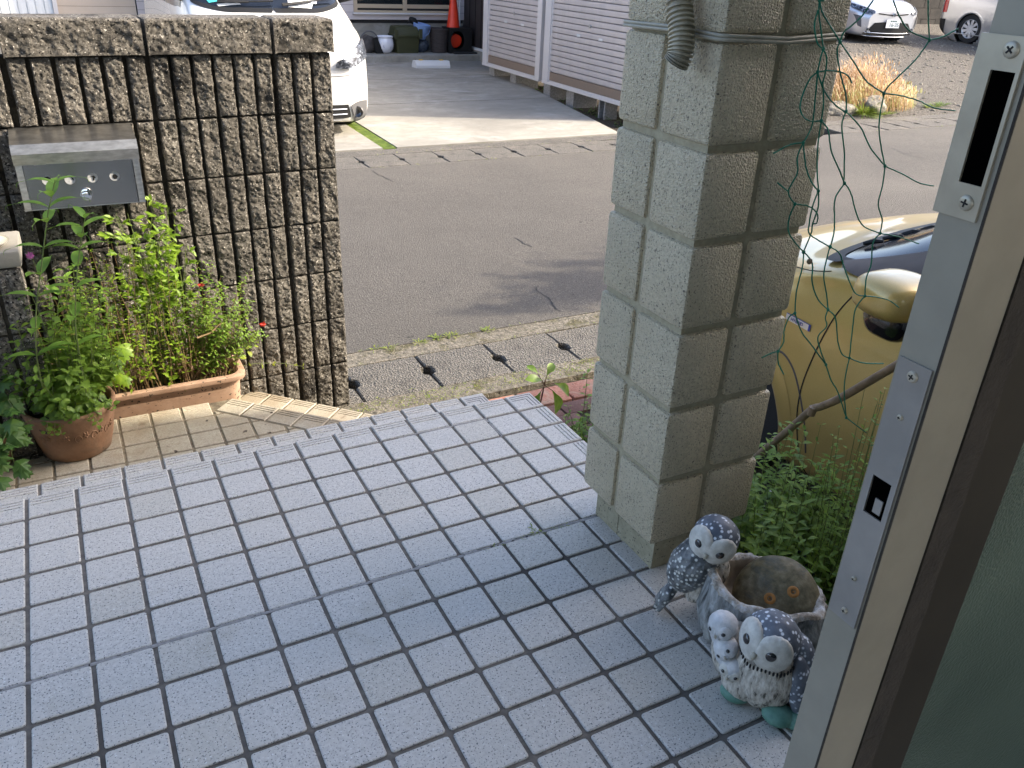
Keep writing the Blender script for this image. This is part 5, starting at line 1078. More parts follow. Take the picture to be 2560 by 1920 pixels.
# cowl louvres and wipers seen through/over the screen foot
q = MB()
for i in range(11):
    w0 = .64-.085*i; s0_ = .80+.003*i; a = car.W(s0_, w0, car.wz(s0_, 6.6+.1*i)[1]+.004, (0, 0, .012)); b = car.W(s0_+.05, w0-.03, car.wz(s0_+.05, 6.6+.1*i)[1]+.004, (0, 0, .012)); q.tube([a, (a+b)/2+Vector((0, 0, .004)), b], [.006, .009, .005], 6)
pw = [car.W(.86, .66-.10*i, car.wz(.86, 6.45+.15*i)[1], (0, 0, .010)) for i in range(9)]; q.tube(pw, .006, 6); q.build('wiper', 'black', gc)
# badge
bz = [(.855, .738), (.97, .736)]
q = car.patch('sz', [(.835, .727), (.945, .724)], [(.835, .749), (.945, .746)], 1, (0, .003, 0), 10, 2); bd = q.build('badge', 'silver_paint', gc)
q = car.patch('sz', [(.936, .724), (.945, .724)], [(.936, .746), (.945, .746)], 1, (0, .0034, 0), 3, 2); q.build('badge_end', 'ink_blue', bd)
q = car.patch('sz', [(.835, .7465), (.945, .7435)], [(.835, .749), (.945, .746)], 1, (0, .0033, 0), 10, 1); q.build('badge_edge', 'ink_blue', bd)
bp0 = car.W(.786, car.ws(.786, .7345)+.0042, .7345); text('HYBRID', .0155, 'ink_blue', bd, Matrix.Translation(bp0) @ Matrix(((0, 0, -1, 0), (-1, 0, 0, 0), (0, 1, 0, 0), (0, 0, 0, 1))), .0004)
# white van opposite, nose towards the road
wv = thing('white_van', 'white delivery van parked nose out beside the turf strip, papers behind its windscreen', 'van', (2.33, 8.6, G0))
vst = [(0, [(0, .17), (.35, .17), (.50, .20), (.56, .36), (.57, .52), (.55, .66), (.45, .76), (.2, .80), (0, .80)]),
       (.10, [(0, .14), (.5, .14), (.68, .17), (.735, .36), (.735, .55), (.71, .72), (.57, .86), (.28, .905), (0, .91)]),
       (.30, [(0, .13), (.5, .13), (.77, .17), (.825, .36), (.825, .60), (.80, .82), (.68, .97), (.34, 1.01), (0, 1.02)]),
       (.66, [(0, .13), (.5, .13), (.80, .18), (.855, .38), (.86, .64), (.84, .93), (.74, 1.07), (.37, 1.11), (0, 1.12)]),
       (1.0, [(0, .13), (.5, .13), (.80, .18), (.855, .38), (.86, .66), (.845, 1.03), (.76, 1.22), (.52, 1.33), (0, 1.36)]),
       (1.4, [(0, .13), (.5, .13), (.80, .18), (.855, .38), (.86, .66), (.85, 1.07), (.73, 1.50), (.56, 1.65), (0, 1.69)]),
       (1.9, [(0, .13), (.5, .13), (.80, .18), (.855, .38), (.86, .66), (.85, 1.09), (.73, 1.64), (.58, 1.80), (0, 1.84)]),
       (4.2, [(0, .15), (.5, .15), (.80, .2), (.855, .38), (.86, .66), (.85, 1.09), (.72, 1.64), (.56, 1.80), (0, 1.84)]),
       (4.35, [(0, .25), (.5, .25), (.74, .3), (.79, .45), (.80, .66), (.79, 1.05), (.67, 1.55), (.52, 1.70), (0, 1.74)])]
van = Car(vst, (2.33, 7.27, 0), (0, -1), G0, .10, (.78, 3.5), .30)
van.body(wv, 'white_paint', .03, 70)
cw = [(.98, 6.1), (.86, 6.35), (.74, 6.8), (.71, 7.4), (.70, 8)]; hw = [(1.62, 6.3), (1.68, 6.6), (1.70, 7), (1.72, 7.5), (1.72, 8)]
q = MB()
for s_ in (1, -1): van.patch('sk', cw, hw, s_, (.002, .002, .004), 24, 14, q)
q.build('dashboard', 'car_glass', wv, smooth=True)
q = MB()
for s_ in (1, -1): van.patch('sk', [(a-.03, b-.04) for a, b in cw], [(a+.035, b) for a, b in cw], s_, (.003, .002, .005), 24, 3, q)
q.build('cowl', 'black', wv, smooth=True)
for nm, m_, a0, a1, kk, sd_ in (('paper', 'paper', .03, .17, (7.0, 7.6), 1), ('paper', 'paper_yellow', .12, .20, (7.15, 7.55), 1), ('paper', 'paper_teal', .12, .28, (6.6, 6.9), -1), ('paper', 'paper', .06, .09, (6.75, 7.3), -1), ('paper', 'paper', .10, .25, (6.9, 7.05), 1)):
    s0_ = .72; van.patch('sk', [(s0_+a0, kk[0]), (s0_+a0, kk[1])], [(s0_+a1, kk[0]), (s0_+a1, kk[1])], sd_, (.004, .0, .008), 6, 4).build(nm, m_, wv)
q = MB()
for (w0, w1, z_) in ((-.52, .02, 0), (.10, .66, 0)):
    def wp(w_, ds):
        kx = 8-abs(w_)/.62*1.4; ss = .74+ds+.12*(abs(w_)/.7)**2; return van.W(ss, w_, van.wz(ss, kx)[1], (.02, 0, .028))
    q.tube([wp(w0+(w1-w0)*t, .02+.035*t) for t in np.linspace(0, 1, 8)], .009, 6); q.tube([wp(w0+(w1-w0)*t, .0+.055*t) for t in np.linspace(0, .55, 5)], .011, 6)
q.build('wiper', 'black', wv)
for s_ in (1, -1):
    q = van.patch('wz', [(.38, .665), (.55, .66), (.72, .72), (.822, .80)], [(.40, .72), (.56, .80), (.70, .87), (.80, .915)], s_, (.030, .014, .012), 24, 10); hl = q.build('headlight', 'lamp_inner', wv, smooth=True)
    q = van.patch('wz', [(.60, .12), (.64, .12), (.70, .14), (.745, .20)][::1], [(.54, .32), (.62, .345), (.70, .35), (.75, .345)], s_, (.022, .008, 0), 12, 8); q.build('fog_surround', 'grey_plastic', wv, smooth=True)
    fs_ = van.sf(.62, .245); fc = van.W(fs_, .62*s_, .245, (.036, .004*s_, 0)); q = MB(); Mf = Matrix.Rotation(PI/2, 4, 'X') @ Matrix.Rotation(-.45*s_, 4, 'Y'); q.lathe([(.05, -.012), (.056, 0), (.052, .006), (.044, .0), (.02, -.012), (0, -.014)], fc, 24, M=Mf); q.build('fog_lamp', 'black_gloss', wv, smooth='auto')
    q = van.patch('sk', [(1.12, 5.3), (1.5, 5.12), (2.1, 5.08)], [(1.2, 5.75), (1.6, 6.1), (2.1, 6.15)], s_, (0, .005, .0), 16, 8); q.build('side_window', 'car_glass', wv, smooth=True)
    q = van.patch('sk', [(2.2, 5.08), (3.9, 5.1)], [(2.2, 6.15), (3.9, 6.1)], s_, (0, .005, .0), 16, 8); q.build('side_window', 'car_glass', wv, smooth=True)
    q = MB(); q.blob((2.33+1.02*s_, 8.30, G0+1.36), (.10, .06, .13), None, 20, 14); q.tube([(2.33+1.0*s_, 8.32, G0+1.28), (2.33+.78*s_, 8.42, G0+1.22)], .03, 8); q.build('mirror', 'black', wv, smooth=True)
q = MB(); van.patch('wz', [(-.55, .195), (0, .19), (.55, .195)], [(-.52, .325), (0, .33), (.52, .325)], 1, (.014, 0, 0), 20, 4, q); q.build('lower_grille', 'black', wv, smooth=True)
q = MB()
for z_ in (.235, .285): van.line('wz', [(-.50, z_), (0, z_), (.50, z_)], 1, .006, .020, 16, q)
q.build('grille_bar', 'silver_paint', wv)
q = MB(); van.line('wz', [(.30, .60), (.5, .60), (.70, .62), (.80, .66)], 1, .0025, 0, 16, q); van.line('wz', [(.30, .60), (.5, .60), (.70, .62), (.80, .66)], -1, .0025, 0, 16, q); q.build('bumper_gap', 'grey_plastic', wv)
for s in (.78, 3.5):
    for s_ in (1, -1): van.wheel(wv, s, s_); van.lip(wv, s, s_, 'white_paint')
# silver hatchback in the gravel lot
pst = [(0, [(0, .22), (.35, .22), (.50, .25), (.55, .36), (.55, .46), (.52, .56), (.42, .63), (.2, .66), (0, .665)]),
       (.10, [(0, .18), (.5, .18), (.66, .21), (.71, .36), (.71, .50), (.67, .62), (.54, .70), (.27, .735), (0, .745)]),
       (.35, [(0, .16), (.5, .16), (.78, .20), (.83, .38), (.83, .56), (.79, .70), (.66, .79), (.33, .83), (0, .84)]),
       (.85, [(0, .16), (.5, .16), (.80, .20), (.865, .40), (.87, .62), (.84, .80), (.72, .90), (.36, .945), (0, .96)]),
       (1.5, [(0, .16), (.5, .16), (.80, .20), (.865, .40), (.87, .66), (.85, .90), (.70, 1.18), (.5, 1.28), (0, 1.31)]),
       (2.2, [(0, .16), (.5, .16), (.80, .20), (.865, .40), (.87, .66), (.85, .93), (.65, 1.36), (.5, 1.46), (0, 1.49)]),
       (3.5, [(0, .16), (.5, .16), (.80, .20), (.865, .40), (.87, .66), (.84, .96), (.60, 1.24), (.45, 1.32), (0, 1.35)]),
       (4.3, [(0, .2), (.5, .2), (.76, .26), (.80, .4), (.81, .66), (.78, .90), (.6, 1.05), (.45, 1.08), (0, 1.1)]),
       (4.45, [(0, .3), (.4, .3), (.65, .36), (.7, .45), (.7, .66), (.66, .85), (.5, .95), (.36, 1.0), (0, 1.0)])]
zp = lotz(12.4)
pc = thing('silver_hatchback', 'silver hatchback with white number plate facing the road in the gravel lot', 'car', (17.3, 14, zp))
pr_ = Car(pst, (16.66, 12.35, 0), (-.24, -1), zp, .16, (.85, 3.55), .31)
pr_.body(pc, 'silver_paint', .04, 60)
q = MB()
for s_ in (1, -1): pr_.patch('sk', [(1.15, 6.2), (.98, 6.6), (.93, 7.3), (.92, 8)], [(1.95, 6.3), (2.0, 6.7), (2.03, 7.4), (2.03, 8)], s_, (.002, .002, .004), 16, 10, q)
q.build('windscreen', 'car_glass', pc, smooth=True)
q = MB(); pr_.patch('wz', [(-.62, .20), (0, .20), (.62, .20)], [(-.42, .43), (0, .455), (.42, .43)], 1, (.006, 0, 0), 24, 6, q); q.build('lower_grille', 'black', pc, smooth=True)
q = MB()
for z_ in (.235, .165): pr_.line('wz', [(-.6, z_), (0, z_-.012), (.6, z_)], 1, .011, .012, 16, q)
q.build('chrome_strip', 'chrome', pc, smooth=True)
q = MB(); pr_.patch('wz', [(-.36, .60), (0, .575), (.36, .60)], [(-.38, .625), (0, .60), (.38, .625)], 1, (.008, 0, 0), 16, 2, q); q.build('upper_grille', 'black', pc, smooth=True)
for s_ in (1, -1):
    pr_.patch('wz', [(.46, .60), (.62, .60), (.80, .70)], [(.44, .66), (.60, .72), (.80, .80)], s_, (.022, .010, .008), 16, 6).build('headlight', 'lamp_inner', pc, smooth=True)
    pr_.patch('wz', [(.66, .33), (.73, .36)], [(.70, .56), (.80, .58)], s_, (.020, .008, 0), 6, 6).build('side_intake', 'grey_plastic', pc, smooth=True)
    pr_.patch('sk', [(1.6, 5.2), (2.2, 5.15), (3.3, 5.2)], [(1.75, 5.9), (2.3, 6.1), (3.2, 5.95)], s_, (0, .006, 0), 16, 6).build('side_window', 'car_glass', pc, smooth=True)
    fc = pr_.W(pr_.sf(.55, .29), .55*s_, .29, (.015, 0, 0)); MB().lathe([(.045, 0), (.04, .006), (.02, .0), (0, 0)], fc, 16, M=Matrix.Rotation(PI/2, 4, 'X')).build('fog_lamp', 'lamp_inner', pc)
e0 = pr_.W(0, 0, .60, (.02, 0, 0)); MB().lathe([(.055, 0), (.05, .006), (.0, .008)], e0, 24, M=Matrix.Rotation(PI/2, 4, 'X') @ Matrix.Scale(.72, 4, (0, 1, 0))).build('emblem', 'chrome', pc)
fx = Vector((-.24, -1, 0)).normalized(); Mt = Matrix((Vector((fx.y*-1, fx.x, 0)), Vector((0, 0, 1)), fx)).transposed()
pc0 = pr_.W(0, 0, .42, (.03, 0, 0)); M4 = Matrix.Translation(pc0) @ Mt.to_4x4()
q = MB(); q.box((-.165, -.0825, -.004), (.165, .0825, .004), 0, M4); npl = q.build('number_plate', 'plate_white', pc)
text('\u00b7 16-35', .105, 'ink_green', npl, M4 @ Matrix.Translation((.0, -.025, .005)), .001)
q = MB()
for i, (a, b) in enumerate(((-.07, -.03), (-.02, .01), (.02, .05), (.06, .085))): q.box((a, .040, .0045), (b, .066, .006), 0, M4)
q.build('plate_top_line', 'ink_green', npl)
for s in (.85, 3.55):
    for s_ in (1, -1): pr_.wheel(pc, s, s_, w_=.80); pr_.lip(pc, s, s_, 'silver_paint')
# silver van beyond
zv = lotz(12.5)
sv = thing('silver_van', 'grey silver compact van seen from its rear wheel side near the dark wall', 'van', (20.2, 11.5, zv))
v2 = Car([(a, [(w_*.97, z_) for w_, z_ in b]) for a, b in vst], (20.20, 9.25, 0), (0, -1), zv, .1, (.78, 3.2), .31); v2.s = [s*.93 for s in v2.s]
v2.body(sv, 'silver_warm', .04, 60)
for s_ in (1, -1):
    v2.patch('sk', [(1.1, 5.3), (2.1, 5.08), (3.7, 5.1)], [(1.2, 5.75), (2.1, 6.15), (3.7, 6.1)], s_, (0, .006, 0), 16, 6).build('side_window', 'car_glass', sv, smooth=True)
    v2.patch('sz', [(3.86, .62), (3.99, .62)], [(3.86, 1.25), (3.99, 1.25)], s_, (0, .006, 0), 4, 8).build('tail_light', 'red_lens', sv, smooth=True)
    v2.patch('sz', [(3.84, .17), (4.02, .2)], [(3.84, .48), (4.03, .48)], s_, (0, .012, 0), 4, 6).build('rear_bumper', 'black', sv, smooth=True)
    q = MB(); v2.line('sz', [(.2, .20), (2.0, .18), (3.8, .20)], s_, .012, .0, 12, q); q.build('sill', 'silver_warm', sv)
for s in (.78, 3.2):
    for s_ in (1, -1): v2.wheel(sv, s, s_); v2.lip(sv, s, s_, 'silver_warm')
# ------------------------------------------------------------------ roller-shutter sheds on the right of the slab
def shed(name, lab, y0, y1, xf0, xf1, lock):
    t = thing(name, lab, 'shed', ((xf0+xf1)/2+.5, (y0+y1)/2, G0)); Zb, Zt = -.405, 1.62
    fx = lambda y: xf0+(xf1-xf0)*(y-y0)/(y1-y0)
    MBx = lambda a0, a1, d0, d1, z0, z1, mb: mb.prism([(fx(a0)+d0, a0), (fx(a0)+d1, a0), (fx(a1)+d1, a1), (fx(a1)+d0, a1)][::-1], z0, z1, 0, lambda u, v, w_: (u, v, w_))
    q = MB(); MBx(y0, y1, .05, 1.05, Zb+.02, Zt, q); q.build('wall', 'shed_wall', t)
    q = MB(); MBx(y0-.03, y1+.03, -.04, 1.09, Zt, Zt+.06, q); q.build('roof', 'shed_frame', t)
    q = MB(); MBx(y0, y0+.13, -.02, .06, Zb-.02, Zt-.002, q); MBx(y1-.16, y1, -.02, .06, Zb-.02, Zt-.002, q); MBx(y0+.13, y0+.155, -.005, .05, Zb, Zt-.002, q); MBx(y1-.185, y1-.16, -.005, .05, Zb, Zt-.002, q); MBx(y0, y1, -.025, .03, Zb-.055, Zb-.021, q); MBx(y0+.155, y1-.185, -.012, .05, Zb-.021, Zb-.003, q); q.build('frame', 'shed_frame', t)
    q = MB(); pit = .0725; n_ = int((Zt-Zb-.11)/pit); prof = []
    for i in range(n_):
        z = Zb+.11+i*pit; prof += [(.022, z), (.020, z+.004), (.002, z+.008), (.0, z+.018), (.0, z+.056), (.003, z+.066), (.022, z+.071)]
    ya, yb = y0+.155, y1-.185; q.add([(fx(ya)+d, ya, z) for d, z in prof]+[(fx(yb)+d, yb, z) for d, z in prof], [(i, i+1, len(prof)+i+1, len(prof)+i) for i in range(len(prof)-1)]); sh = q.build('shutter', 'shutter', t)
    q = MB()
    for i in range(1, n_): MBx(ya, yb, .0185, .0215, Zb+.11+i*pit-.003, Zb+.11+i*pit+.003, q)
    q.build('slat_joint', 'grey_plastic', sh); q = MB(); MBx(ya, yb, -.004, .012, Zb, Zb+.108, q); q.build('bottom_rail', 'shutter_brown', t)
    for dy, dz in ((0, .36), (.27, .23), (-.27, .23)):
        y = lock+dy; q = MB()
        if dy == 0: q.lathe([(.022, 0), (.022, .008), (.016, .012), (0, .012)], (fx(y)-.002, y, dz), 16, M=Matrix.Rotation(-PI/2, 4, 'Y')); q.build('lock', 'galv', sh)
        else: q.bbox((fx(y)-.006, y-.045, dz-.016), (fx(y)+.004, y+.045, dz+.016), .004); q.box((fx(y)-.0075, y-.03, dz-.008), (fx(y)-.005, y-.012, dz+.008)); q.build('handle', 'trim_white', sh)
    return t
shed('shutter_shed', 'near metal storage shed with pale roller shutter on blocks, shading the slab', 7.22, 9.48, 6.315, 6.362, 8.32)
shed('shutter_shed', 'far metal storage shed with pale roller shutter, next to the dark house wing', 9.58, 11.50, 6.364, 6.402, 10.46)
for i, (x, y, hollow) in enumerate(((6.50, 11.40, 0), (6.47, 10.6, 0), (6.45, 9.52, 0), (6.43, 8.85, 0), (6.37, 7.98, 1), (6.40, 7.35, 0), (7.2, 8.0, 0), (7.2, 10.5, 0))):
    q = MB()
    if hollow: q.box((x, y-.10, -.80), (x+.19, y-.075, -.462)); q.box((x, y+.025, -.80), (x+.19, y+.05, -.462)); q.box((x+.165, y-.075, -.80), (x+.19, y+.025, -.462)); q.box((x+.02, y-.075, -.80), (x+.165, y+.025, -.70))
    else: q.bbox((x, y-.10, -.80), (x+.39, y+.09, -.462), .004)
    o = q.build('support_block', 'cinder'); o['label'] = ('hollow grey concrete block under the near shed, its cavity facing out' if hollow else ORD[i] + ' grey concrete block under the sheds counting from the house end'); o['category'] = 'concrete block'
    if not hollow: o['group'] = 'concrete blocks under the sheds'
rnd = random.Random(5); lf = MB()
for i in range(420):
    y = rnd.uniform(7.3, 11.8); tuft(6.28+(y-7.3)*.1+rnd.uniform(-.02, .45), y, -.72, 3, rnd.uniform(.05, .2), .03, 0, .02)
o = lf.build('shed_weeds', 'leaf_ivy'); o['label'] = 'dark weeds growing in the gap under the shutter sheds'; o['category'] = 'weeds'; o['kind'] = 'stuff'
struct(MB().box((5.5, 6.643, -.80), (8.55, 13.1, -.70)), 'shed_ground', 'soil')
# turf strip between the two parking bays
lf = MB(); tb = MB(); tb.prism([(2.982, 6.65), (3.118, 6.65), (3.285, 13.19), (3.15, 13.19)], -.80, G0+.004)
for i in range(5200):
    y = 6.65+6.4*(rnd.random()**1.6); x0 = 2.985+(y-6.65)*.0262; x = x0+rnd.uniform(0, .135); a = rnd.uniform(0, 6.28)
    tb.leaf((x, y, G0+.002), (math.cos(a)*.5, math.sin(a)*.5, .9), (0, 0, 1), rnd.uniform(.015, .035), .006, .6, .1, 1)
o = tb.build('turf_strip', 'turf'); o['label'] = 'narrow strip of bright green turf let into the concrete parking slab'; o['category'] = 'turf'; o['kind'] = 'stuff'
# ------------------------------------------------------------------ house across the road
hb = thing('house', 'clapboard house, sunlight tinted into its left boards, across the road with beige framed sliding window', 'house', (4, 15, G0))
HY = 13.9
q = MB(); q.box((-8, HY+.06, -.70), (7.15, HY+6, -.045)); q.build('plinth', 'slab_concrete', hb)
q = MB(); q.box((1.60, HY+.055, -.044), (7.149, HY+.08, .012)); q.build('drip_edge', 'dark_line', hb)
def boards(x0, x1, z0, z1, m, hole=None):
    q = MB(); z = z0
    while z < z1:
        zt = min(z+.118, z1)
        segs = [(x0, x1)]
        if hole and z < hole[3] and zt > hole[2]: segs = [(x0, hole[0]), (hole[1], x1)]
        for a, b in segs:
            if b-a > .01: q.add([(a, HY, z+.004), (b, HY, z+.004), (b, HY+.004, zt), (a, HY+.004, zt), (a, HY+.03, z+.004), (b, HY+.03, z+.004)], [(0,1,2,3), (4,5,1,0)])
        z = zt
    q.box((x0, HY+.03, z0), (x1, HY+.2, z1), 1); return q.build('siding', [m, 'dark_line'], hb)
boards(1.60, 7.149, .012, 4.2, 'siding', (5.06, 6.93, .13, 1.5)); boards(.50, 1.58, -.30, 4.2, 'siding_sunlit')
MB().box((-8, -1, 0), (-7.9, -.9, .1)) if False else None
q = MB(); q.box((-3, HY+.02, -.30), (.47, HY+.03, 4.2)); 
for i in range(30): q.box((-3+i*.115, HY+.004, -.28), (-3+i*.115+.1, HY+.02, 4.18))
q.build('blind', 'blind', hb); MB().box((.44, HY-.03, -.30), (.50, HY+.05, 4.2)).build('corner_post', 'shed_frame', hb)
MB().box((2.15, HY-.9, -.49), (2.22, HY, 2.0)).build('door_panel', 'dark_wall', hb)
MB().box((-9, HY-.5, 4.2), (9, HY+6.5, 4.35)).build('roof', 'roof_under', hb)
win = MB(); wx0, wx1, wz0 = 5.09, 6.90, .165
win.box((wx0-.03, HY-.03, wz0-.035), (wx1+.03, HY+.03, wz0)); win.box((wx0-.03, HY-.025, wz0), (wx0+.03, HY+.03, 1.5)); win.box((wx1-.03, HY-.025, wz0), (wx1+.03, HY+.03, 1.5)); win.box((5.96, HY-.02, wz0), (6.03, HY+.03, 1.5)); win.box((wx0, HY-.025, 1.45), (wx1, HY+.03, 1.5))
wf = win.build('window', 'trim_beige', hb)
for a, b, y in ((wx0+.03, 5.96, HY+.005), (6.03, wx1-.03, HY+.012)):
    q = MB(); q.box((a, y, wz0+.035), (b, y+.02, wz0+.10)); q.build('sash_rail', 'trim_beige', wf)
    q = MB(); q.box((a, y+.008, wz0+.10), (b, y+.012, 1.45)); q.build('pane', 'house_glass', wf)
q = MB(); q.grid(lambda s_, t_: (wx0+.03+(wx1-wx0-.06)*s_, HY+.10+.02*math.sin(s_*60), wz0+1.3*t_), 120, 2); q.build('curtain', 'curtain', wf, smooth=True)
MB().box((wx0-.05, HY-.05, wz0-.06), (wx1+.05, HY+.0, wz0-.036)).build('sill', 'trim_white', wf)
q = MB(); q.tube([(7.05, HY-.03, -.3), (7.05, HY-.03, 2.5)], .012, 6); q.build('cable_pipe', 'trim_white', hb)
# dark wing beside it
hw_ = thing('house_wing', 'dark brown clad wall of the entrance wing behind the far shed', 'building', (8, 14, G0))
q = MB(); q.box((7.165, 11.62, -.44), (9.6, 20, 3.6)); q.build('wall', 'dark_wall', hw_); q = MB(); q.box((7.15, 11.60, -.80), (9.6, 20, -.441)); q.build('plinth', 'slab_concrete', hw_)
q = MB()
for i in range(8): q.box((7.158, 12.0+.24*i, -.43), (7.165, 12.0+.24*i+.008, 3.6))
q.build('cladding_joint', 'black', hw_); MB().box((7.14, 11.62, -.442), (7.164, 13.9, -.40)).build('base_trim', 'trim_white', hw_)
# ------------------------------------------------------------------ things on the concrete step
SZ = -.5
t = thing('olive_box', 'olive green plastic storage box with raised lid standing on the step', 'storage box', (5.93, 13.7, SZ))
def tap(mb, x0, x1, y0, y1, z0, z1, k=.93, m=0):
    cx_, cy_ = (x0+x1)/2, (y0+y1)/2; f = lambda x, c_: c_+(x-c_)*k; loops(mb, [(rrect(f(x0, cx_), f(y0, cy_), f(x1, cx_), f(y1, cy_), .02), z0), (rrect(x0, y0, x1, y1, .02), z1)], m)
q = MB(); tap(q, 5.68, 6.12, 13.50, 13.88, SZ, SZ+.27, .90); q.build('body', 'olive', t, smooth='auto')
q = MB(); loops(q, [(rrect(5.655, 13.475, 6.145, 13.89, .03), SZ+.272), (rrect(5.655, 13.475, 6.145, 13.89, .03), SZ+.30), (rrect(5.67, 13.49, 6.13, 13.88, .03), SZ+.305), (rrect(5.69, 13.52, 6.10, 13.87, .03), SZ+.42), (rrect(5.71, 13.54, 6.08, 13.85, .03), SZ+.435)]); q.build('lid', 'olive', t, smooth='auto')
for x in (5.66, 6.11): MB().bbox((x-.02, 13.46, SZ+.24), (x+.045, 13.50, SZ+.40), .008).build('latch', 'olive', t)
q = MB(); q.lathe([(.085, 0), (.12, .02), (.155, .08), (.165, .15), (.155, .215), (.140, .245), (.155, .26), (.158, .27), (.148, .278), (.135, .265), (.14, .2), (0, .2)], (5.50, 13.62, SZ), 40)
o = q.build('white_jar', 'glaze', smooth='auto'); o['label'] = 'white glazed round plant jar with blue streaks between dark bag and olive box'; o['category'] = 'plant pot'
t = thing('garden_bag', 'dark grey folded bag and dustpan slumped at the left end of the step', 'bag', (5.2, 13.7, SZ))
q = MB(); q.blob((5.22, 13.70, SZ+.13), (.17, .13, .16), None, 28, 18, fn=lambda d: 1+.18*N(d.x*2, d.y*2, d.z*2+5)); q.build('bag', 'cloth_dark', t, smooth=True)
q = MB(); q.tube(curve([(5.05, 13.6, SZ+.12), (5.08, 13.58, SZ+.28), (5.2, 13.56, SZ+.36), (5.33, 13.56, SZ+.30), (5.40, 13.57, SZ+.12)], 20), .012, 6); q.build('strap', 'grey_plastic', t, smooth=True)
q = MB(); q.prism([(5.30, SZ), (5.44, SZ), (5.33, SZ+.27), (5.25, SZ+.25)], 13.50, 13.53, 0, lambda u, v, w_: (u, w_, v)); q.build('panel', 'black', t)
t = thing('blue_bucket', 'pale blue bucket tilted on a filled plastic bag', 'bucket', (6.2, 13.6, -.25)); Mk = Matrix.Rotation(.16, 4, 'Y') @ Matrix.Rotation(.12, 4, 'X')
q = MB(); q.lathe([(.098, 0), (.102, .004), (.138, .19), (.147, .195), (.150, .225), (.156, .235), (.150, .24), (.140, .235), (.132, .19), (.095, .02), (0, .02)], (6.16, 13.62, -.26), 40, M=Mk); q.build('body', 'bucket_blue', t, smooth='auto')
q = MB(); q.tube([Vector((6.16, 13.62, -.26))+Mk @ Vector((.158*math.cos(a), -.158*abs(math.sin(a))*.75, .225-.17*math.sin(a))) for a in np.linspace(0, PI, 24)], .007, 6); q.build('handle', 'bucket_blue', t, smooth=True)
q = MB(); q.blob((6.20, 13.68, -.385), (.15, .14, .125), None, 28, 18, fn=lambda d: 1+.12*N(d.x*3, d.y*3, d.z*3)); o = q.build('plastic_bag', 'bag_plastic', smooth=True); o['label'] = 'grey translucent plastic bag bulging under the blue bucket'; o['category'] = 'plastic bag'
q = MB(); q.blob((6.06, 13.66, .02), (.09, .05, .055), Matrix.Rotation(.5, 3, 'Y'), 20, 12, fn=lambda d: 1+.25*N(d.x*2, d.y*2, 3)); q.tube([(5.99, 13.64, .03), (5.93, 13.62, -.02)], [.02, .008], 6); o = q.build('black_cloth', 'black', smooth=True); o['label'] = 'black rag hanging over the rim of the blue bucket'; o['category'] = 'cloth'
q = MB(); q.lathe([(.135, 0), (.14, .004), (.175, .37), (.182, .375), (.185, .40), (.176, .405), (.165, .36), (0, .3)], (6.53, 13.62, SZ), 40, wob=lambda a, z: .012*math.sin(z*70)); o = q.build('dark_basket', 'basket', smooth='auto'); o['label'] = 'dark brown woven bin beside the black crate'; o['category'] = 'bin'
# black crate with a round opening, red cone inside, another cone on top
t = thing('black_crate', 'square black crate with a round opening showing a red cone inside', 'crate', (6.9, 13.6, SZ)); q = MB()
cx0, cx1, cz0, cz1, cy = 6.66, 7.08, SZ, SZ+.42, 13.40; ring = []; outr = []; n_ = 32; ccx, ccz, cr = 6.80, SZ+.22, .135
for j in range(n_):
    a = 2*PI*j/n_; ca_, sa_ = math.cos(a), math.sin(a); ring.append((ccx+cr*ca_*.95, cy, ccz+cr*sa_*1.15)); kx = min(((cx1-ccx) if ca_ > 0 else (ccx-cx0))/max(1e-6, abs(ca_)), ((cz1-ccz) if sa_ > 0 else (ccz-cz0))/max(1e-6, abs(sa_))); outr.append([ccx+kx*ca_, cy, ccz+kx*sa_])
for (px_, pz_) in ((cx0, cz0), (cx0, cz1), (cx1, cz0), (cx1, cz1)):
    j = min(range(n_), key=lambda j: (outr[j][0]-px_)**2+(outr[j][2]-pz_)**2); outr[j] = [px_, cy, pz_]
q.add(ring+[tuple(p) for p in outr], [(j, (j+1) % n_, n_+(j+1) % n_, n_+j) for j in range(n_)]); q.box((cx0, cy+.001, cz0), (cx0+.012, 13.8, cz1)); q.box((cx1-.012, cy+.001, cz0), (cx1, 13.8, cz1)); q.box((cx0+.012, cy+.001, cz1-.012), (cx1-.012, 13.8, cz1)); q.box((cx0+.012, 13.79, cz0), (cx1-.012, 13.8, cz1-.012)); q.build('box', 'black', t)
MB().bbox((6.70, 13.28, SZ+.0), (7.14, 13.395, SZ+.028), .008).build('base_flap', 'rubber', t)
def cone(lab, M_, loc):
    t = thing('traffic_cone', lab, 'traffic cone', loc, group=None); q = MB(); q.lathe([(.118, 0), (.112, .03), (.035, .62), (.030, .66), (.022, .665), (0, .665)], loc, 32, M=M_); q.build('cone', 'cone_red', t, smooth='auto'); return t
t = cone('upright red traffic cone standing on top of the black crate', Matrix.Identity(4), (6.79, 13.58, SZ+.425)); 
t = cone('red traffic cone lying inside the black crate behind its round opening', Matrix.Rotation(-1.35, 4, 'X'), (6.80, 13.49, SZ+.20))
t = thing('parking_stop', 'white concrete wheel stop with two yellow pads on the slab', 'wheel stop', (5.88, 12.42, G0))
q = MB(); q.prism([(-.075, 0), (.075, 0), (.075, .04), (.04, .115), (-.04, .115), (-.075, .04)], -.29, .29, 0, lambda u, v, w_: (5.88+w_*.985-u*.12, 12.42+u-w_*.17, G0+.012+v)); q.build('body', 'trim_white', t)
for w_ in (-.17, .17): MB().bbox((5.88+w_-.03, 12.42-w_*.17-.02, G0+.122), (5.88+w_+.03, 12.42-w_*.17+.02, G0+.14), .004).build('pad', 'yellow_pad', t)
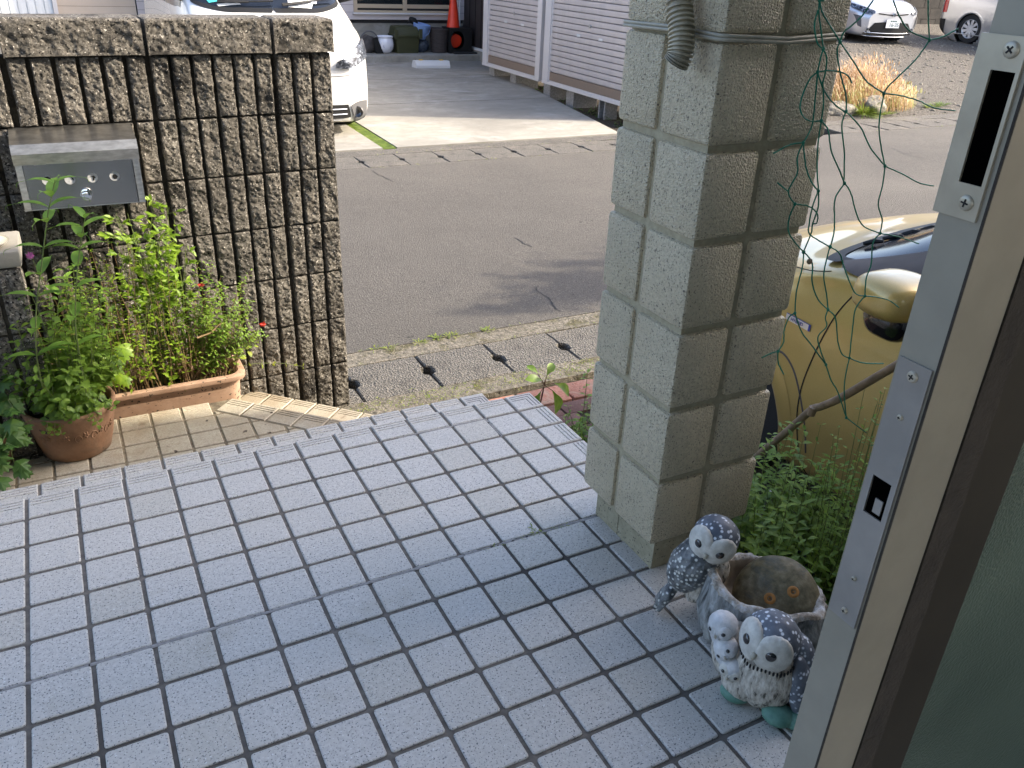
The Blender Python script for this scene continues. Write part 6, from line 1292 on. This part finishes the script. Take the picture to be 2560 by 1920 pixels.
# ------------------------------------------------------------------ gravel lot: dry grass, tuft, boulder, wall behind
rnd = random.Random(21); dg_ = MB()
for i in range(3000):
    r0 = rnd.random()**.6; a = rnd.uniform(0, 6.28); x = 10.2+r0*1.05*math.cos(a); y = 7.25+r0*.42*math.sin(a); h = (.78-.45*r0)*rnd.uniform(.5, 1.1)*(1.0 if x < 10.7 else .75)
    lean = Vector((rnd.uniform(-.35, .35)+.1, rnd.uniform(-.3, .2), 1)).normalized(); b = Vector((x, y, lotz(y)-.01)); m = 1 if (y < 7.05 and rnd.random() < .35) or x > 11 else 0
    dg_.leaf(b, lean, (lean.x+.2, -1, .3), h, .008, rnd.uniform(.2, .7), .1, 3, m)
    if rnd.random() < .5:
        e = b+lean*h*.9; dg_.leaf(e, lean+rv(.4), (0, -1, .2), rnd.uniform(.04, .08), .016, .5, .2, 2, m)
o = dg_.build('dry_grass_clump', ['grass_dry', 'grass_mid']); o['label'] = 'big clump of dry golden grass at the edge of the gravel lot'; o['category'] = 'grass'; o['kind'] = 'stuff'
q = MB()
for i in range(190):
    a = rnd.uniform(0, 6.28); el = rnd.uniform(.35, 1.3); q.leaf((9.86+.05*math.cos(a), 6.86+.05*math.sin(a), lotz(6.86)), (math.cos(a)*math.cos(el), math.sin(a)*math.cos(el), math.sin(el)), (0, 0, 1), rnd.uniform(.18, .34), .014, .9, .2, 4)
o = q.build('green_tuft', 'turf'); o['label'] = 'bright green tuft of long grass beside the mossy boulder'; o['category'] = 'grass'
q = MB()
for (x, y) in ((10.28, 6.82), (10.15, 6.80), (11.55, 7.05), (11.75, 7.1), (11.4, 7.0)):
    for i in range(40): a = rnd.uniform(0, 6.28); q.leaf((x+.08*math.cos(a)*rnd.random(), y+.05*math.sin(a), lotz(y)), (math.cos(a)*.6, math.sin(a)*.6, .7), (0, 0, 1), rnd.uniform(.06, .14), .014, .8, .2, 3)
o = q.build('low_weeds', 'turf'); o['label'] = 'low green weeds at the foot and right end of the dry grass'; o['category'] = 'weeds'; o['kind'] = 'stuff'
q = MB(); q.blob((10.10, 6.95, lotz(6.95)+.08), (.22, .16, .15), None, 32, 22, fn=lambda d: 1+.22*FB((d.x*1.6, d.y*1.6, d.z*1.6), 3)); o = q.build('boulder', 'boulder', smooth=True); o['label'] = 'grey mossy boulder between the green tuft and the dry grass'; o['category'] = 'boulder'
q = MB(); q.blob((9.55, 7.0, lotz(7)+.03), (.3, .16, .12), None, 28, 18, fn=lambda d: 1+.25*FB((d.x*1.6+4, d.y*1.6, d.z*1.6), 3)); o = q.build('boulder', 'boulder', smooth=True); o['label'] = 'low dark boulder left of the green tuft, mostly behind the pillar'; o['category'] = 'boulder'
q = MB()
for i in range(900):
    x = rnd.uniform(8.5, 19); y = rnd.uniform(6.7, 13); r = rnd.uniform(.012, .04); z = lotz(y)
    q.blob((x, y, z+r*.1), (r, r*rnd.uniform(.6, 1), r*.5), Matrix.Rotation(rnd.uniform(0, 3), 3, 'Z'), 6, 4)
o = q.build('loose_stones', 'boulder'); o['label'] = 'loose stones scattered over the gravel lot'; o['category'] = 'stones'; o['kind'] = 'stuff'
bw = thing('old_wall', 'weathered concrete block wall behind the parked cars, darkened for the shade it stands in', 'wall', (24, 17.5, lotz(16)))
q = MB(); zb = lotz(15)-.4
for r in range(10):
    for k in range(40): q.bbox((13+k*.6+(r % 2)*.3, 15.6, zb+r*.28), (13+k*.6+.592+(r % 2)*.3, 15.8, zb+r*.28+.272), .006)
q.box((13, 15.62, zb), (37, 15.78, zb+2.8)); q.build('blocks', 'old_wall', bw)
# tree out to the right whose crown throws the dappled shade on the road
tr = thing('garden_tree', 'young leafy tree beyond the gold car, dappling the road', 'tree', (7.9, .45, G0)); lf = MB(); q = MB()
q.tube(curve([(7.9, .45, G0), (7.85, .5, .6), (7.9, .55, 1.8), (7.75, .6, 3.0)], 16), [.07-.045*i/15 for i in range(16)], 10)
rnd = random.Random(3)
def S2C(x, y, hgt): k = (hgt-G0)/math.tan(SUN_EL); return Vector((x+k*.927, y-k*.375, hgt))
for (x, y, rx, ry, n_) in ((2.30, 2.50, .22, .022, 170), (2.66, 2.55, .24, .05, 330), (2.95, 2.60, .3, .07, 500), (2.62, 2.74, .14, .025, 120), (2.95, 2.80, .26, .045, 330), (2.66, 2.93, .10, .022, 80), (3.1, 3.0, .2, .03, 200), (3.3, 2.5, .4, .16, 700), (3.6, 2.8, .4, .3, 900)):
    c0 = S2C(x, y, 2.7+rnd.uniform(-.2, .3)); q.tube(curve([(7.8, .55, rnd.uniform(1.9, 2.6)), (c0+Vector((7.8, .55, 2.4)))/2+rv(.1), c0], 8), [.018-.0018*i for i in range(8)], 5)
    for i in range(n_):
        p = c0+Vector((rnd.gauss(0, rx*.5), rnd.gauss(0, ry*.6), rnd.gauss(0, .12))); lf.leaf(p, rv(1), rv(1), rnd.uniform(.05, .09), .03, .4, .2, 2)
lf.build('crown', 'leaf_shade', tr, smooth=True); q.build('trunk', 'tree_bark', tr, smooth=True)

low_sky_block = thing('house', 'unseen stucco house added beyond the gold car to cut low sky light', 'house', (15, -3, G0))  # unseen building, added to block low sky light from the right
MB().box((13.2, -9, -.7), (20, 1.0, 2.3)).build('wall', 'stucco', low_sky_block); MB().box((12.9, -9.3, 2.301), (20.3, 1.3, 2.5)).build('roof', 'dark_wall', low_sky_block)
